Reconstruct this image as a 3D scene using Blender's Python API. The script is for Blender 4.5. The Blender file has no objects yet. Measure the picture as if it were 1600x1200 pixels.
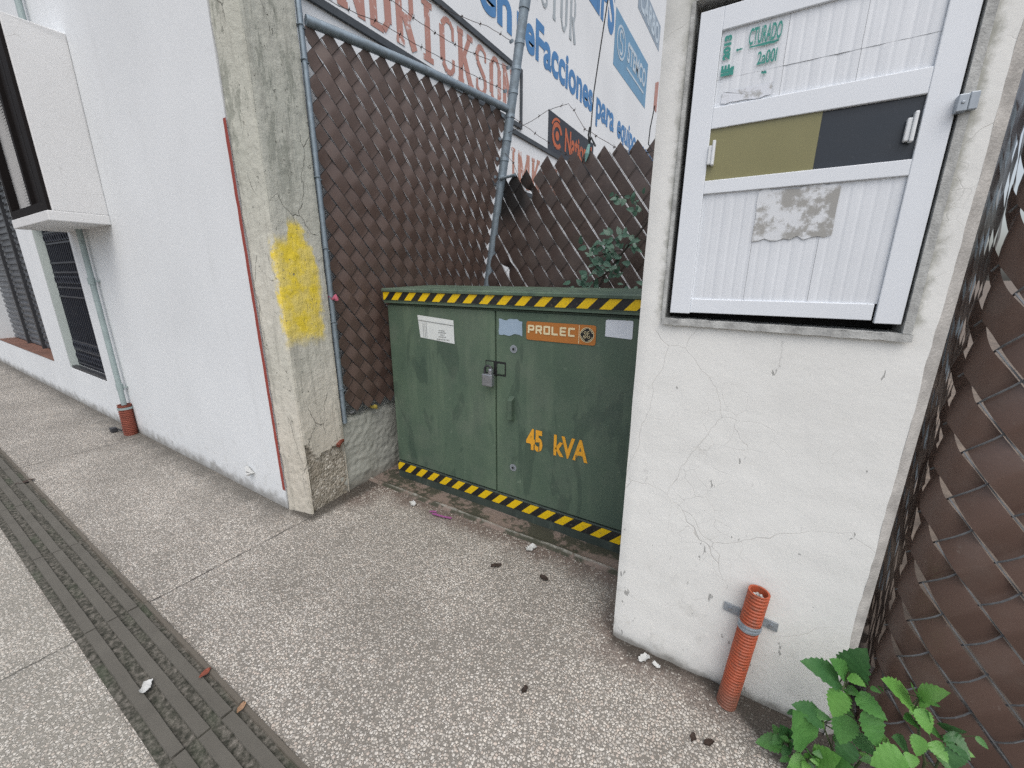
import bpy, bmesh, math, random
from mathutils import Vector, Matrix, noise as mnoise
R = math.radians
sc = bpy.context.scene
COL = sc.collection
rnd = random.Random(7)

# ------------------------------------------------------------------ camera
cam_d = bpy.data.cameras.new('camera')
cam = bpy.data.objects.new('camera', cam_d); COL.objects.link(cam); sc.camera = cam
cam_d.sensor_width = 36; cam_d.lens = 624.67 / 1600 * 36
cam_d.clip_start = 0.02; cam_d.clip_end = 2000
yaw, pit, rol = R(31.3186), R(15.015), R(0.1947)
hd = Vector((-math.sin(yaw), math.cos(yaw), 0)); rt = Vector((math.cos(yaw), math.sin(yaw), 0))
fw = hd * math.cos(pit) + Vector((0, 0, -1)) * math.sin(pit)
up = rt.cross(fw)
r2 = rt * math.cos(rol) + up * math.sin(rol); u2 = up * math.cos(rol) - rt * math.sin(rol)
cam.matrix_world = Matrix(((r2.x, u2.x, -fw.x, 0), (r2.y, u2.y, -fw.y, 0), (r2.z, u2.z, -fw.z, 1.5), (0, 0, 0, 1)))

# ------------------------------------------------------------------ world, sun, exposure
SUN_EL, SUN_AZ = R(60), R(138)          # azimuth measured from +Y towards +X
w = bpy.data.worlds.new('World'); sc.world = w; w.use_nodes = True
wn = w.node_tree; bg = wn.nodes['Background']
sky = wn.nodes.new('ShaderNodeTexSky'); sky.sky_type = 'NISHITA'; sky.sun_disc = False
sky.sun_elevation = SUN_EL; sky.sun_rotation = SUN_AZ
sky.air_density = 1.0; sky.dust_density = 4.0; sky.ozone_density = 1.0
hs = wn.nodes.new('ShaderNodeHueSaturation'); hs.inputs['Saturation'].default_value = 0.5
wn.links.new(sky.outputs[0], hs.inputs['Color']); wn.links.new(hs.outputs[0], bg.inputs[0])
bg.inputs[1].default_value = 0.15
sun_d = bpy.data.lights.new('sun', 'SUN'); sun_d.energy = 0.7; sun_d.angle = R(70); sun_d.color = (1, .965, .92)
sun = bpy.data.objects.new('sun', sun_d); COL.objects.link(sun)
sd = Vector((math.sin(SUN_AZ) * math.cos(SUN_EL), math.cos(SUN_AZ) * math.cos(SUN_EL), math.sin(SUN_EL)))
sun.rotation_euler = (-sd).to_track_quat('-Z', 'Y').to_euler(); sun.location = (0, -5, 12)
vs = sc.view_settings
vs.view_transform = 'Standard'; vs.look = 'None'; vs.gamma = 1; vs.exposure = 0.34
sc.cycles.use_denoising = False; sc.cycles.max_bounces = 8; sc.cycles.diffuse_bounces = 4

# ------------------------------------------------------------------ material helpers
class G:
    def __init__(s, name):
        s.m = bpy.data.materials.new(name); s.m.use_nodes = True
        s.nt = s.m.node_tree; s.b = s.nt.nodes['Principled BSDF']
        s.tc = s.nt.nodes.new('ShaderNodeTexCoord'); s.P = s.tc.outputs['Object']
    def n(s, t, **kw):
        o = s.nt.nodes.new(t)
        for k, v in kw.items(): setattr(o, k, v)
        return o
    def put(s, sock, v):
        if isinstance(v, bpy.types.NodeSocket): s.nt.links.new(v, sock)
        elif v is not None:
            if isinstance(v, (tuple, list)) and len(v) == 3 and sock.type == 'RGBA': v = (*v, 1)
            sock.default_value = v
    def mapv(s, scale=(1, 1, 1), loc=(0, 0, 0), rot=(0, 0, 0), v=None):
        o = s.n('ShaderNodeMapping'); s.put(o.inputs[0], v or s.P)
        o.inputs['Scale'].default_value = scale; o.inputs['Location'].default_value = loc; o.inputs['Rotation'].default_value = rot
        return o.outputs[0]
    def noise(s, scale, detail=3, rough=.5, v=None, out=0, dist=0):
        o = s.n('ShaderNodeTexNoise'); s.put(o.inputs['Vector'], v or s.P)
        o.inputs['Scale'].default_value = scale; o.inputs['Detail'].default_value = detail
        o.inputs['Roughness'].default_value = rough; o.inputs['Distortion'].default_value = dist
        return o.outputs[out]
    def vor(s, scale, feature='F1', v=None, out='Distance', rand=1):
        o = s.n('ShaderNodeTexVoronoi', feature=feature); s.put(o.inputs['Vector'], v or s.P)
        o.inputs['Scale'].default_value = scale; o.inputs['Randomness'].default_value = rand
        return o.outputs[out]
    def ramp(s, f, stops, interp='LINEAR'):
        o = s.n('ShaderNodeValToRGB'); s.put(o.inputs[0], f); cr = o.color_ramp; cr.interpolation = interp
        while len(cr.elements) < len(stops): cr.elements.new(.5)
        for e, (p, c) in zip(cr.elements, stops):
            e.position = p; e.color = (*c, 1) if isinstance(c, (tuple, list)) else (c, c, c, 1)
        return o.outputs[0]
    def mix(s, f, a, b, mode='MIX'):
        o = s.n('ShaderNodeMix', data_type='RGBA', blend_type=mode)
        s.put(o.inputs[0], f); s.put(o.inputs[6], a); s.put(o.inputs[7], b); return o.outputs[2]
    def math(s, op, a, b=None, c=None, clamp=False):
        o = s.n('ShaderNodeMath', operation=op, use_clamp=clamp); s.put(o.inputs[0], a)
        if b is not None: s.put(o.inputs[1], b)
        if c is not None: s.put(o.inputs[2], c)
        return o.outputs[0]
    def smooth(s, v, lo, hi):
        o = s.n('ShaderNodeMapRange', interpolation_type='SMOOTHSTEP'); s.put(o.inputs[0], v)
        o.inputs[1].default_value = lo; o.inputs[2].default_value = hi; return o.outputs[0]
    def xyz(s, v=None):
        o = s.n('ShaderNodeSeparateXYZ'); s.put(o.inputs[0], v or s.P); return o.outputs
    def warp(s, amt, scale, detail=2):
        nz = s.noise(scale, detail, out=1)
        o = s.n('ShaderNodeVectorMath', operation='MULTIPLY_ADD'); s.put(o.inputs[0], nz)
        o.inputs[1].default_value = (amt,) * 3; s.put(o.inputs[2], s.P); return o.outputs[0]
    def bump(s, h, strength=.3, dist=.01, prev=None):
        o = s.n('ShaderNodeBump'); o.inputs['Strength'].default_value = strength; o.inputs['Distance'].default_value = dist
        s.put(o.inputs['Height'], h)
        if prev is not None: s.put(o.inputs['Normal'], prev)
        return o.outputs[0]
    def fin(s, col, rough=.7, normal=None, metal=0, spec=None):
        s.put(s.b.inputs['Base Color'], col); s.put(s.b.inputs['Roughness'], rough); s.put(s.b.inputs['Metallic'], metal)
        if normal is not None: s.put(s.b.inputs['Normal'], normal)
        if spec is not None: s.b.inputs['Specular IOR Level'].default_value = spec
        return s.m

def m_plain(name, col, rough=.6, metal=0, var=.12, scale=12, bump=.0, spec=None):
    g = G(name); n1 = g.noise(scale, 4, .6)
    c = g.mix(g.ramp(n1, [(.3, 0.), (.7, 1.)]), tuple(x * (1 - var) for x in col), tuple(min(1, x * (1 + var)) for x in col))
    nn = g.bump(g.noise(scale * 9, 3), bump, .004) if bump else None
    return g.fin(c, g.ramp(n1, [(.2, max(0, rough - .08)), (.8, min(1, rough + .08))]), nn, metal, spec)

def m_sidewalk():
    g = G('exposed_aggregate')
    wv = g.warp(.006, 40)
    d1 = g.vor(92, 'F1', wv, rand=.9); c1 = g.vor(92, 'F1', wv, 'Color', .9)
    wv2 = g.mapv((1, 1, 1), (3.3, 1.7, 0), v=wv); d2 = g.vor(150, 'F1', wv2); c2 = g.vor(150, 'F1', wv2, 'Color')
    rr = g.xyz(c1); r2_ = g.xyz(c2)
    st = [(0, (.30, .27, .235)), (.10, (.46, .41, .355)), (.28, (.66, .62, .55)), (.46, (.54, .515, .47)), (.58, (.58, .49, .42)), (.66, (.74, .715, .66)), (.82, (.40, .385, .355)), (1, (.82, .80, .76))]
    peb = g.mix(.4, g.ramp(rr[0], st, 'CONSTANT'), (.595, .555, .50)); peb2 = g.ramp(r2_[0], st, 'CONSTANT')
    peb = g.mix(g.math('MULTIPLY', g.noise(210, 3), .22), peb, (.33, .29, .26))
    big = g.noise(1.3, 4, .6); med = g.noise(5.5, 4, .65)
    mort = g.mix(g.noise(60, 3), g.mix(med, (.122, .112, .096), (.20, .187, .166)), (.28, .262, .234))
    wear = g.math('MULTIPLY', g.math('SUBTRACT', g.math('ADD', g.math('MULTIPLY', med, .6), g.math('MULTIPLY', big, .4)), .5), .38)
    e1 = g.vor(92, 'DISTANCE_TO_EDGE', wv, rand=.9)
    rad = g.math('ADD', g.math('ADD', .47, g.math('MULTIPLY', rr[1], .20)), wear)
    p1 = g.math('MULTIPLY', g.smooth(g.math('SUBTRACT', rad, d1), .0, .08), g.smooth(e1, .025, .10))
    p1 = g.math('MULTIPLY', p1, g.smooth(g.math('ADD', rr[2], g.math('MULTIPLY', wear, 1.2)), .06, .16))
    p2 = g.math('MULTIPLY', g.smooth(g.math('SUBTRACT', g.math('ADD', .26, g.math('MULTIPLY', r2_[1], .26)), d2), .0, .08), g.smooth(r2_[2], .25, .4))
    pm = g.math('MAXIMUM', p1, p2)
    col = g.mix(p2, mort, peb2); col = g.mix(p1, col, peb)
    x, y, z = g.xyz()
    # tyre-dark dirt, and brown cement smear in front of the pad
    dirt = g.ramp(g.noise(1.7, 6, .66), [(.40, 0.), (.68, 1.)])
    col = g.mix(g.math('MULTIPLY', dirt, .62), col, g.mix(.55, col, (.11, .10, .085)))
    nn1 = g.math('MULTIPLY', g.math('SUBTRACT', g.noise(6, 4, .6), .5), .22)
    pad = g.smooth(g.math('ADD', g.math('SUBTRACT', y, g.math('MULTIPLY', g.math('ADD', x, 2.3), .0)), nn1), 1.60, 1.76)
    pad = g.math('MULTIPLY', pad, g.smooth(x, -2.5, -2.3))
    pad2 = g.math('MULTIPLY', g.smooth(g.math('ADD', y, nn1), 1.18, 1.42), g.smooth(g.math('ADD', x, nn1), -.52, -.34))
    cor = g.math('MULTIPLY', g.smooth(g.math('ADD', y, nn1), 1.38, 1.55), g.math('MULTIPLY', g.smooth(x, -2.5, -2.42), g.math('SUBTRACT', 1., g.smooth(g.math('ADD', x, nn1), -2.22, -2.0))))
    sm = g.math('MAXIMUM', g.math('MAXIMUM', pad, pad2), cor)
    sm = g.math('MULTIPLY', sm, g.math('SUBTRACT', 1., g.math('MULTIPLY', g.math('MULTIPLY', pm, g.smooth(rr[2], .55, .62)), .85)))
    col = g.mix(sm, col, g.mix(g.noise(14, 4), (.19, .15, .13), (.10, .082, .07)))
    # black damp dirt and painted contact shadow where pillar and post meet the pavement
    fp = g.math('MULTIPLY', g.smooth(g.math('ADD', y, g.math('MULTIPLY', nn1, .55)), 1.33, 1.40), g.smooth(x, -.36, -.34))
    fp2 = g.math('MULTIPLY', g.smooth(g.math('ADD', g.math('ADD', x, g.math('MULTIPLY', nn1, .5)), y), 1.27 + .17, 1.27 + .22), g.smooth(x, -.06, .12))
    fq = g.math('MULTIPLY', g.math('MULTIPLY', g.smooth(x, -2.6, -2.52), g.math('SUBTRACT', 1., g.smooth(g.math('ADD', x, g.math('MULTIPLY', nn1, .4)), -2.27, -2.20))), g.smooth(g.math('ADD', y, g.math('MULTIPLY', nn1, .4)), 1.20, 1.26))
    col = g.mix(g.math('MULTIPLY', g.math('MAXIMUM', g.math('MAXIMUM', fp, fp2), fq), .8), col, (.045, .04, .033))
    # grime along the wall foot
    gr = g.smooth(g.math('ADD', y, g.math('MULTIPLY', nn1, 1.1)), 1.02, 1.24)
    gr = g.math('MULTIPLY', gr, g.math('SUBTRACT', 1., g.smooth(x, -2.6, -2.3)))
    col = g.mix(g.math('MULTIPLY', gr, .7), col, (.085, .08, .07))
    # joints between slabs
    jx = g.math('ADD', x, g.math('MULTIPLY', g.math('SUBTRACT', g.noise(30, 3), .5), .016))
    jf = g.math('ABSOLUTE', g.math('SUBTRACT', g.math('FRACT', g.math('DIVIDE', g.math('ADD', jx, 2.283 + 26.25 + 1.3125), 2.625)), .5))
    jm = g.math('SUBTRACT', 1., g.smooth(jf, .0008, .0028))
    jm = g.math('MULTIPLY', jm, g.math('SUBTRACT', 1., g.smooth(y, 1.30, 1.32)))
    jm = g.math('MULTIPLY', jm, g.math('ADD', .35, g.math('MULTIPLY', g.smooth(g.noise(7, 3), .35, .6), .65)))
    # the joint fades into the broad slab right of the post
    col = g.mix(g.math('MULTIPLY', jm, .85), col, (.06, .055, .05))
    # lighter, greener far lane left of the tactile strip
    lane = g.math('SUBTRACT', 1., g.smooth(y, .18, .2))
    col = g.mix(g.math('MULTIPLY', lane, .35), col, g.mix(.5, col, (.42, .42, .36)))
    h = g.math('SUBTRACT', g.math('MULTIPLY', g.math('MULTIPLY', pm, g.math('SUBTRACT', 1., g.math('MULTIPLY', sm, .8))), g.math('SUBTRACT', 1.1, g.math('MULTIPLY', d1, .9))), g.math('MULTIPLY', jm, 1.2))
    h = g.math('ADD', h, g.math('MULTIPLY', g.noise(260, 2), .15))
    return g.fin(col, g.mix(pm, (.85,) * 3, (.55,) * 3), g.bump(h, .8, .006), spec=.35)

def m_tactile():
    g = G('tactile_stone')
    x, y, z = g.xyz()
    n1 = g.noise(7, 5, .62); n2 = g.noise(60, 4, .6)
    top = g.mix(n1, (.085, .079, .067), (.145, .137, .118))
    top = g.mix(g.math('MULTIPLY', n2, .35), top, (.08, .08, .072))
    gv = g.noise(46, 4, .7, v=g.mapv((1, 1, 1)))
    gro = g.ramp(gv, [(.34, (.028, .029, .022)), (.47, (.066, .064, .052)), (.58, (.125, .117, .10)), (.74, (.22, .205, .18))])
    up_ = g.smooth(z, .006, .0095)
    col = g.mix(up_, gro, top)
    brown = g.math('MULTIPLY', g.smooth(g.math('ADD', y, g.math('MULTIPLY', g.noise(11, 3), .02)), .428, .434), .5)
    col = g.mix(brown, col, (.135, .115, .092))
    green = g.math('MULTIPLY', g.smooth(g.noise(3.1, 4), .5, .7), .5)
    col = g.mix(g.math('MULTIPLY', green, g.math('SUBTRACT', 1., up_)), col, (.05, .07, .04))
    return g.fin(col, .8, g.bump(g.math('ADD', n2, g.math('MULTIPLY', gv, g.math('SUBTRACT', 2., g.math('MULTIPLY', up_, 1.7)))), .35, .005), spec=.3)

def m_wall(name, col, stain=(.45, .46, .45), foot=True, cracks=False, chips=False, bump=.25, footh=.11):
    g = G(name); x, y, z = g.xyz()
    n1 = g.noise(1.1, 4, .55); n2 = g.noise(9, 5, .65)
    c = g.mix(g.ramp(n1, [(.35, 0.), (.65, 1.)]), tuple(v * .93 for v in col), col)
    c = g.mix(g.math('MULTIPLY', g.smooth(n2, .58, .78), .16), c, stain)
    st = g.noise(2.2, 5, .6, v=g.mapv((3, 3, .35)))
    c = g.mix(g.math('MULTIPLY', g.smooth(st, .56, .75), .13), c, stain)
    sc1 = g.noise(5, 5, .75, v=g.mapv((5, 5, 1.2), rot=(.5, .6, .2)))
    c = g.mix(g.math('MULTIPLY', g.smooth(sc1, .66, .70), .34), c, (.36, .36, .35))
    h = g.math('ADD', g.math('MULTIPLY', g.noise(38, 4, .6), .6), g.math('MULTIPLY', g.noise(4, 3), 1.3))
    if foot:
        f = g.math('SUBTRACT', 1., g.smooth(g.math('ADD', z, g.math('MULTIPLY', g.math('SUBTRACT', g.noise(9, 5, .7), .5), .22 * footh / .11)), .0, footh))
        c = g.mix(g.math('MULTIPLY', f, .75), c, (.17, .16, .14))
        f2 = g.math('MULTIPLY', g.math('SUBTRACT', 1., g.smooth(z, .05, .6)), g.smooth(g.noise(13, 5, .7), .5, .75))
        c = g.mix(g.math('MULTIPLY', f2, .35), c, (.36, .35, .31))
    if cracks:
        wv = g.warp(.16, 3.2, 4)
        e = g.vor(2.3, 'DISTANCE_TO_EDGE', wv)
        msk = g.smooth(g.noise(2.4, 2), .47, .56)
        k1 = g.math('MULTIPLY', g.math('SUBTRACT', 1., g.smooth(e, .0006, .0026)), msk)
        wv2 = g.warp(.07, 8, 3); e2 = g.vor(11, 'DISTANCE_TO_EDGE', wv2)
        msk2 = g.smooth(g.noise(2.9, 3, v=g.mapv(loc=(3, 1, 5))), .53, .66)
        k2 = g.math('MULTIPLY', g.math('MULTIPLY', g.math('SUBTRACT', 1., g.smooth(e2, .002, .012)), msk2), .5)
        k = g.math('MAXIMUM', k1, k2)
        c = g.mix(g.math('MULTIPLY', k, .40), c, (.33, .31, .28)); h = g.math('SUBTRACT', h, g.math('MULTIPLY', k, .8))
    if cracks and chips:
        dx = g.math('SUBTRACT', g.math('ABSOLUTE', g.math('SUBTRACT', x, .036)), .302); dz = g.math('SUBTRACT', g.math('ABSOLUTE', g.math('SUBTRACT', z, 1.80)), .442)
        dd = g.math('ADD', g.math('MAXIMUM', dx, dz), g.math('MULTIPLY', g.math('SUBTRACT', g.noise(21, 5, .75), .5), .07))
        gm_ = g.math('SUBTRACT', 1., g.smooth(dd, .0, .03)); gm_ = g.math('MULTIPLY', gm_, g.smooth(z, 1.34, 1.40))
        c = g.mix(g.math('MULTIPLY', gm_, .8), c, g.mix(g.noise(30, 4), (.17, .18, .145), (.40, .40, .36)))
        tp_ = g.math('MULTIPLY', g.smooth(g.math('ADD', z, g.math('MULTIPLY', g.noise(11, 5, .7), .35)), 2.2, 2.45), .5)
        c = g.mix(tp_, c, (.40, .41, .38))
    if chips:
        dv = g.noise(16, 4, .6, v=g.mapv((2.2, 1, .8), rot=(0, .7, 0)))
        low = g.math('SUBTRACT', 1., g.smooth(z, .25, 1.1))
        ch = g.smooth(g.math('ADD', dv, g.math('MULTIPLY', low, .05)), .715, .735)
        c = g.mix(g.math('MULTIPLY', ch, .8), c, (.28, .285, .275)); h = g.math('SUBTRACT', h, g.math('MULTIPLY', ch, 1.2))
    return g.fin(c, .75, g.bump(h, bump, .006), spec=.3)

def m_post():
    g = G('rough_render'); x, y, z = g.xyz()
    n1 = g.noise(2.2, 5, .6); n2 = g.noise(16, 6, .68)
    c = g.mix(g.ramp(n1, [(.35, 0.), (.65, 1.)]), (.54, .535, .47), (.65, .63, .56))
    upz = g.smooth(g.math('ADD', z, g.math('MULTIPLY', n1, .8)), 1.5, 2.6)
    c = g.mix(g.math('MULTIPLY', upz, .55), c, (.40, .425, .375))
    warmz = g.math('SUBTRACT', 1., g.smooth(g.math('ADD', z, g.math('MULTIPLY', n2, .5)), .5, 1.3))
    c = g.mix(g.math('MULTIPLY', warmz, .6), c, (.53, .485, .41))
    st = g.noise(9, 6, .72, v=g.mapv((2.2, 2.2, .22)))
    c = g.mix(g.math('MULTIPLY', g.smooth(st, .50, .66), .42), c, (.23, .23, .20))
    st2 = g.noise(5, 6, .75, v=g.mapv((1.6, 1.6, .5), loc=(4, 2, 1), rot=(.3, .2, 0)))
    c = g.mix(g.math('MULTIPLY', g.math('MULTIPLY', g.smooth(st2, .54, .60), g.smooth(z, 1.6, 2.3)), .6), c, (.22, .235, .20))
    pit_ = g.smooth(g.noise(46, 4, .6, v=g.mapv((1, 1, .8))), .66, .70)
    c = g.mix(g.math('MULTIPLY', pit_, .6), c, (.14, .14, .12))
    wv = g.warp(.12, 5, 5); o = g.vor(3.1, 'DISTANCE_TO_EDGE', g.mapv((1.8, 1.8, .55), v=wv))
    ck = g.math('MULTIPLY', g.math('SUBTRACT', 1., g.smooth(o, .001, .008)), g.smooth(g.noise(3.3, 3), .5, .58))
    c = g.mix(g.math('MULTIPLY', ck, .55), c, (.10, .10, .085))
    # sprayed yellow patch on the face that looks at the cabinet
    wob = g.math('MULTIPLY', g.math('SUBTRACT', g.noise(11, 6, .75), .5), .13)
    yy = g.math('ADD', y, wob); zz = g.math('ADD', z, wob)
    ta = g.math('MINIMUM', g.math('ADD', 1.70, g.math('MULTIPLY', g.smooth(yy, 1.36, 1.39), .10)), g.math('SUBTRACT', 1.86, g.math('MULTIPLY', g.math('MAXIMUM', g.math('SUBTRACT', yy, 1.43), 0.), 2.4)))
    bt = g.math('SUBTRACT', 1.13, g.math('MULTIPLY', g.math('SUBTRACT', 1., g.smooth(yy, 1.3, 1.42)), .0))
    ms = g.math('MULTIPLY', g.smooth(g.math('SUBTRACT', ta, zz), -.03, .05), g.smooth(g.math('SUBTRACT', zz, bt), -.05, .06))
    ms = g.math('MULTIPLY', ms, g.smooth(x, -2.345, -2.325))
    ms = g.math('MULTIPLY', ms, g.math('MULTIPLY', g.smooth(yy, 1.268, 1.292), g.math('SUBTRACT', 1., g.smooth(yy, 1.525, 1.565))))
    ms = g.math('MULTIPLY', ms, g.math('SUBTRACT', 1., g.math('MAXIMUM', pit_, ck)))
    ms = g.math('MULTIPLY', ms, g.math('ADD', .72, g.math('MULTIPLY', g.smooth(g.noise(9, 5, .7), .40, .62), .28)))
    c = g.mix(g.math('MULTIPLY', ms, .93), c, g.mix(n2, (.80, .60, .02), (.90, .71, .05)))
    h = g.math('ADD', n2, g.math('MULTIPLY', st, .9)); h = g.math('SUBTRACT', h, g.math('ADD', g.math('MULTIPLY', ck, 1.3), g.math('MULTIPLY', pit_, .7)))
    return g.fin(c, .88, g.bump(h, .75, .012), spec=.2)

def m_rubble():
    g = G('broken_render'); e = g.vor(70, 'F1', g.warp(.01, 30)); cc = g.xyz(g.vor(70, 'F1', g.warp(.01, 30), 'Color'))
    c = g.ramp(cc[0], [(0, (.24, .215, .175)), (.5, (.37, .34, .285)), (.85, (.46, .43, .37)), (1, (.62, .59, .53))])
    c = g.mix(g.math('MULTIPLY', g.smooth(g.noise(7, 4), .45, .65), .7), c, (.28, .25, .20))
    return g.fin(c, .9, g.bump(g.math('SUBTRACT', 1., e), .7, .012), spec=.2)

def m_green(name, dark=False):
    g = G(name); x, y, z = g.xyz()
    n1 = g.noise(2.6, 5, .6); st = g.noise(11, 5, .6, v=g.mapv((1, 1, .10))); n3 = g.noise(28, 5, .65)
    c = g.mix(g.ramp(n1, [(.3, 0.), (.7, 1.)]), (.068, .108, .080), (.094, .143, .100))
    c = g.mix(g.math('MULTIPLY', g.smooth(st, .48, .72), .5), c, (.135, .188, .130))
    sm = g.noise(3.4, 3, .5, v=g.mapv((1.7, 1, .55), rot=(0, .35, 0)), dist=1.2)
    c = g.mix(g.math('MULTIPLY', g.smooth(sm, .55, .60), .5), c, (.040, .068, .052))
    fl = g.smooth(g.noise(17, 2), .71, .75)
    c = g.mix(g.math('MULTIPLY', fl, .35), c, (.20, .26, .20)); c = g.mix(g.math('MULTIPLY', g.smooth(g.noise(4.5, 5, .65), .42, .7), .16), c, (.21, .22, .19))
    ex = g.math('SUBTRACT', 1., g.smooth(g.math('ABSOLUTE', g.math('ADD', x, 1.305)), .0, .16))
    c = g.mix(g.math('MULTIPLY', g.math('MULTIPLY', ex, n3), .38), c, (.17, .25, .16))
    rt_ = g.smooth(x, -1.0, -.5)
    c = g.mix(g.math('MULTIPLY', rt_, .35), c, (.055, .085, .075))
    if dark:
        c = g.mix(.8, c, g.ramp(g.noise(14, 5, .7, v=g.mapv((1, 1, .15))), [(.3, (.022, .028, .028)), (.6, (.045, .056, .055)), (.75, (.10, .125, .105))]))
    ro = g.ramp(st, [(.3, .42), (.7, .62)])
    return g.fin(c, ro, g.bump(g.math('ADD', g.math('MULTIPLY', n3, .3), g.noise(5, 2)), .12, .004), spec=.4)

def m_hazard(name, x0, pitch, z0):
    g = G(name); x, y, z = g.xyz()
    f = g.math('FRACT', g.math('DIVIDE', g.math('SUBTRACT', g.math('SUBTRACT', x, g.math('SUBTRACT', z, z0)), x0), pitch))
    s = g.math('LESS_THAN', f, .5)
    n = g.noise(40, 4, .7)
    yl = g.mix(n, (.72, .47, .006), (.80, .55, .01)); bk = g.mix(n, (.010, .010, .011), (.028, .028, .03))
    c = g.mix(s, bk, yl)
    sc_ = g.math('MULTIPLY', g.smooth(g.noise(55, 5, .75), .55, .63), g.smooth(g.noise(3.1, 3), .46, .6))
    c = g.mix(g.math('MULTIPLY', sc_, .7), c, (.14, .12, .08))
    return g.fin(c, .45, None, spec=.4)

def m_slat(name, base=(.095, .064, .053), burnt=False, gloss=0.):
    g = G(name); n1 = g.noise(3, 3); n2 = g.noise(34, 5, .65)
    c = g.mix(n1, tuple(v * .85 for v in base), tuple(v * 1.2 for v in base))
    dust = g.math('MULTIPLY', g.smooth(g.noise(8, 5, .65), .45, .75), .4)
    c = g.mix(dust, c, (.135, .105, .092))
    c = g.mix(g.math('MULTIPLY', g.smooth(n2, .66, .72), .35), c, (.2, .17, .15))
    if burnt:
        x, y, z = g.xyz()
        bz = g.math('MULTIPLY', g.smooth(g.math('ADD', z, g.math('MULTIPLY', n1, .25)), 2.0, 2.2), g.math('SUBTRACT', 1., g.smooth(g.math('ADD', x, g.math('MULTIPLY', n1, .3)), -1.62, -1.45)))
        c = g.mix(bz, c, (.012, .011, .011))
    return g.fin(c, g.ramp(g.noise(6, 4, .6), [(.3, .33 - gloss), (.7, .50 - gloss)]), g.bump(g.math('ADD', n2, g.noise(7, 2)), .12, .004), spec=.55)

def m_galv(name, base=(.33, .37, .40)):
    g = G(name); v = g.xyz(g.vor(45, 'F1', None, 'Color'))[0]; n = g.noise(14, 5, .65)
    c = g.mix(g.math('MULTIPLY', v, .5), base, tuple(x * 1.45 for x in base))
    c = g.mix(g.math('MULTIPLY', g.smooth(n, .55, .7), .5), c, (.16, .18, .19))
    return g.fin(c, g.ramp(n, [(.3, .45), (.7, .65)]), g.bump(n, .1, .003), .55)

def m_leaf(name, a, b):
    g = G(name); n = g.noise(22, 4, .6)
    c = g.mix(g.ramp(n, [(.3, 0.), (.7, 1.)]), a, b)
    oi = g.n('ShaderNodeObjectInfo'); 
    c = g.mix(g.math('MULTIPLY', g.noise(4, 1), .5), c, tuple(x * .6 for x in a))
    g.b.inputs['Subsurface Weight'].default_value = 0
    m = g.fin(c, .42, g.bump(g.noise(90, 3), .25, .004), spec=.4)
    tr = g.n('ShaderNodeBsdfTranslucent'); g.put(tr.inputs[0], tuple(min(1, x * 1.5) for x in b))
    mx = g.n('ShaderNodeMixShader'); mx.inputs[0].default_value = .22
    out = [q for q in g.nt.nodes if q.type == 'OUTPUT_MATERIAL'][0]
    g.nt.links.new(g.b.outputs[0], mx.inputs[1]); g.nt.links.new(tr.outputs[0], mx.inputs[2]); g.nt.links.new(mx.outputs[0], out.inputs[0])
    return m

def m_worn(name, col, hole=.5, scale=14, under=(.7, .73, .77), rough=.6):
    """flaking paint: the wall colour shows through where it has worn off"""
    g = G(name); n = g.noise(scale, 6, .75); n2 = g.noise(3, 3)
    c = g.mix(n2, tuple(v * .85 for v in col), tuple(min(1, v * 1.15) for v in col))
    f = g.smooth(g.math('ADD', g.math('MULTIPLY', n, .75), g.math('MULTIPLY', n2, .25)), hole, hole + .09)
    return g.fin(g.mix(f, c, under), rough)

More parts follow.
